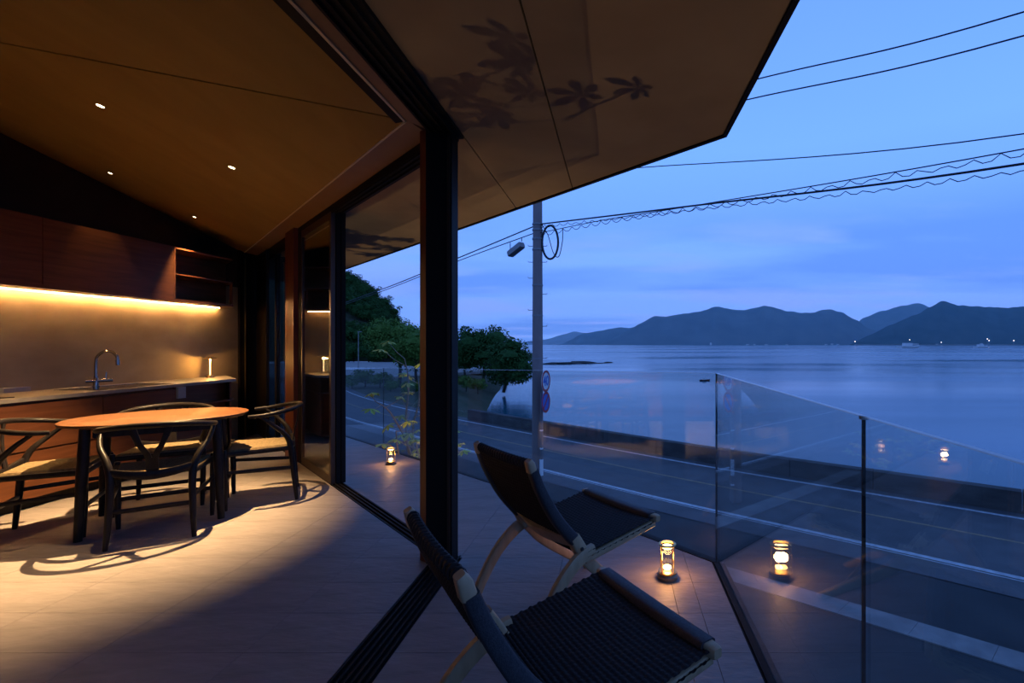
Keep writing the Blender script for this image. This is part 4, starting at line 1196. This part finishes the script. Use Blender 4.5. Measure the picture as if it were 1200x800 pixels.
# ================================================================= FAR SHORE
def mountain(name, prof, Y, mt, label, depth=700, base_v=404.6, seed=0, rough=1.0):
    vs = []; fs = []
    u0, u1 = prof[0][0], prof[-1][0]
    n = int((u1 - u0) / 3.0); m = 12
    for j in range(m + 1):
        fj = j / m
        for i in range(n + 1):
            u = u0 + (u1 - u0) * i / n
            for k in range(len(prof) - 1):
                if prof[k][0] <= u <= prof[k + 1][0]:
                    f_ = (u - prof[k][0]) / (prof[k + 1][0] - prof[k][0]); f_ = f_ * f_ * (3 - 2 * f_) * .5 + f_ * .5
                    v = prof[k][1] + (prof[k + 1][1] - prof[k][1]) * f_; break
            yr = Y + depth * .7
            hr = (403 - v) / 567 * yr + H
            hr += rough * 6 * pnoise(Vector((u * .12, seed, 0)))
            y = Y + depth * fj
            x = (u - 722) / 567 * y
            g_ = math.sin(min(1, fj / .7) * PI / 2) ** 1.0 if fj <= .7 else 1 - (fj - .7) * .8
            spur = 1 + rough * .22 * pnoise(Vector((u * .035, fj * 1.5, seed + 2))) * math.sin(PI * min(1, fj / .7))
            z = ZSEA + (hr - ZSEA) * g_ * spur if fj > 0 else ZSEA - 1
            if fj <= .7: z = min(z, ZSEA + (hr - ZSEA) * (fj / .7 + .9 * (1 - fj / .7)) )
            vs.append((x, y, z))
    for j in range(m):
        for i in range(n):
            a = j * (n + 1) + i
            fs.append((a, a + 1, a + n + 2, a + n + 1))
    o = MB().add(vs, fs).build(name, mt, None, True)
    return struct(o, label)
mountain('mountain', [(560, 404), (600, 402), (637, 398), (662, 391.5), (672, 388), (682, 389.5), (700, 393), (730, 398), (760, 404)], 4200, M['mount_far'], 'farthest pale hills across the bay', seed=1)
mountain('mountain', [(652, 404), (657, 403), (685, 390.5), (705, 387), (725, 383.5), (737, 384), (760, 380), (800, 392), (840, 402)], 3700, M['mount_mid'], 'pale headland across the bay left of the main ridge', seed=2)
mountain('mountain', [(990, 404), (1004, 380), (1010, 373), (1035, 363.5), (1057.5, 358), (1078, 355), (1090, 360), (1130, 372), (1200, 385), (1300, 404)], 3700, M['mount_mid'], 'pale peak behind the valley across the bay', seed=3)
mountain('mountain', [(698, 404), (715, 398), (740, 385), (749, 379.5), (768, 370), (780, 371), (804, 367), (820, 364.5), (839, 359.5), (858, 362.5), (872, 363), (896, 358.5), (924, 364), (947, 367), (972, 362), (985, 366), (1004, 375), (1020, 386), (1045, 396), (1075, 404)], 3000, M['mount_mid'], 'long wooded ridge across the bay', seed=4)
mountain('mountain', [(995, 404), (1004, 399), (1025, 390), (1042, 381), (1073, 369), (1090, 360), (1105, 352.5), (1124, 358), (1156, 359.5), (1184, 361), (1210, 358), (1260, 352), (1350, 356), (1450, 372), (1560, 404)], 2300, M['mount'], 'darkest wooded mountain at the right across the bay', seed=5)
mh = bpy.data.materials.new('sea_haze'); mh.use_nodes = True
t = mh.node_tree; t.nodes.clear()
o_ = t.nodes.new('ShaderNodeOutputMaterial'); vs_ = t.nodes.new('ShaderNodeVolumeScatter')
vs_.inputs['Color'].default_value = (.36, .80, 1.0, 1); vs_.inputs['Density'].default_value = HAZE; vs_.inputs['Anisotropy'].default_value = .2
t.links.new(vs_.outputs[0], o_.inputs['Volume'])
hz = MB().box(-2600, 5400, 900, 4950, ZSEA - .8, 420).build('haze', mh)
tag(hz, 'thin blue evening haze over the bay before the mountains', 'haze', None, 'stuff')
# houses, lamps and boats on the far shore
def shore_at(u, v): 
    y = 567 * (H - ZSEA) / (v - 403.0); return ((u - 722) / 567 * y, y)
hs = [(833, 2900, 11, 15), (876, 2900, 16, 6), (884, 2900, 10, 6), (898, 2900, 18, 5), (922, 2900, 14, 5), (968, 2900, 14, 6), (975, 2900, 12, 9), (982, 2900, 12, 6), (1073, 2230, 24, 8), (1098, 2230, 10, 6), (1150, 2230, 9, 9)]
for k, (u, Y, w, h_) in enumerate(hs):
    x = (u - 722) / 567 * Y
    o = thing('shore_house', ORD[k] + ' tiny pale house from the left on the far shore', 'house', (x, Y, ZSEA), 0, 'houses on the far shore')
    MB().box(-w / 2, w / 2, -4, 4, 0, h_).build('walls', M['house'], o)
    MB().prism([(-w / 2 - .6, -4.6), (w / 2 + .6, -4.6), (w / 2 + .6, 4.6), (-w / 2 - .6, 4.6)], h_, lambda x_, y_: h_ + 1.2).build('roof', M['seawall'], o)
for k, (u, v) in enumerate(((1002, 400), (1066, 398), (1103, 401), (1157, 397), (1159, 399), (1188, 399))):
    Y = 2220; x = (u - 722) / 567 * Y; z = H + (403 - v) / 567 * Y
    o = thing('harbour_lamp', ORD[k] + ' tiny bright harbour lamp from the left on the far shore', 'lamp', (x, Y, ZSEA), 0, 'harbour lamps on the far shore')
    MB().lathe([(.5, 0), (.35, z - ZSEA)], seg=6).build('mast', M['boat'], o)
    MB().blob((0, 0, z - ZSEA), 2.0, 1, 0).build('bulb', M['harbour'], o)
bk = MB().prism([((1003 - 722) / 567 * 2150, 2150), (3300, 2150), (3300, 2162), ((1003 - 722) / 567 * 2150, 2162)], ZSEA - 1, ZSEA + 4)
struct(bk.build('wall_breakwater', M['concrete']), 'low breakwater along the far shore')
for k, (u, v, L_) in enumerate(((826, 446, 1.6), (1065, 408, 30), (1150, 407.6, 22))):
    x, y = shore_at(u, v)
    if k == 0: lab = 'small pale boat floating beyond the railing corner'
    elif k == 1: lab = 'white vessel moored off the darkest mountain'
    else: lab = 'white vessel moored by the harbour lamps at the right'
    o = thing('boat', lab, 'boat', (x, y, ZSEA), .2)
    l = L_ / 2; w = L_ * .16
    MB().add([(-l, -w, 0), (l * .5, -w, 0), (l, 0, 0), (l * .5, w, 0), (-l, w, 0), (-l, -w * 1.2, L_ * .1), (l * .55, -w * 1.2, L_ * .1), (l * 1.15, 0, L_ * .14), (l * .55, w * 1.2, L_ * .1), (-l, w * 1.2, L_ * .1)],
             [(4, 3, 2, 1, 0), (5, 6, 7, 8, 9), (0, 1, 6, 5), (1, 2, 7, 6), (2, 3, 8, 7), (3, 4, 9, 8), (4, 0, 5, 9)]).build('hull', M['rock' if k == 0 else 'boat'], o)
    MB().box(-l * .5, l * .2, -w * .7, w * .7, L_ * .1, L_ * .24).build('cabin', M['boat'], o)
# skerries
for k, (u, v, w, h_) in enumerate(((644, 426.6, 6, .8), (655, 426.2, 9, 1.3), (668, 426, 8, 1.0), (680, 425.6, 9, 1.4), (700, 425.6, 5, .5), (712, 425, 3, .7))):
    x, y = shore_at(u, v)
    tag(MB().blob((0, 0, 0), 1, 2, .7, 1.6, (w * .55, w * .3, h_ * .42), k).build('sea_rock', M['rock']), ('low tapering rock nearest the pole in the dark skerry', 'second rock from the pole in the dark skerry', 'third rock from the pole in the dark skerry', 'tallest rock ending the main dark skerry', 'small lone rock just past the dark skerry', 'tiniest rock farthest from the pole past the skerry')[k], 'rock', 'rocks in the bay').location = (x, y, ZSEA)
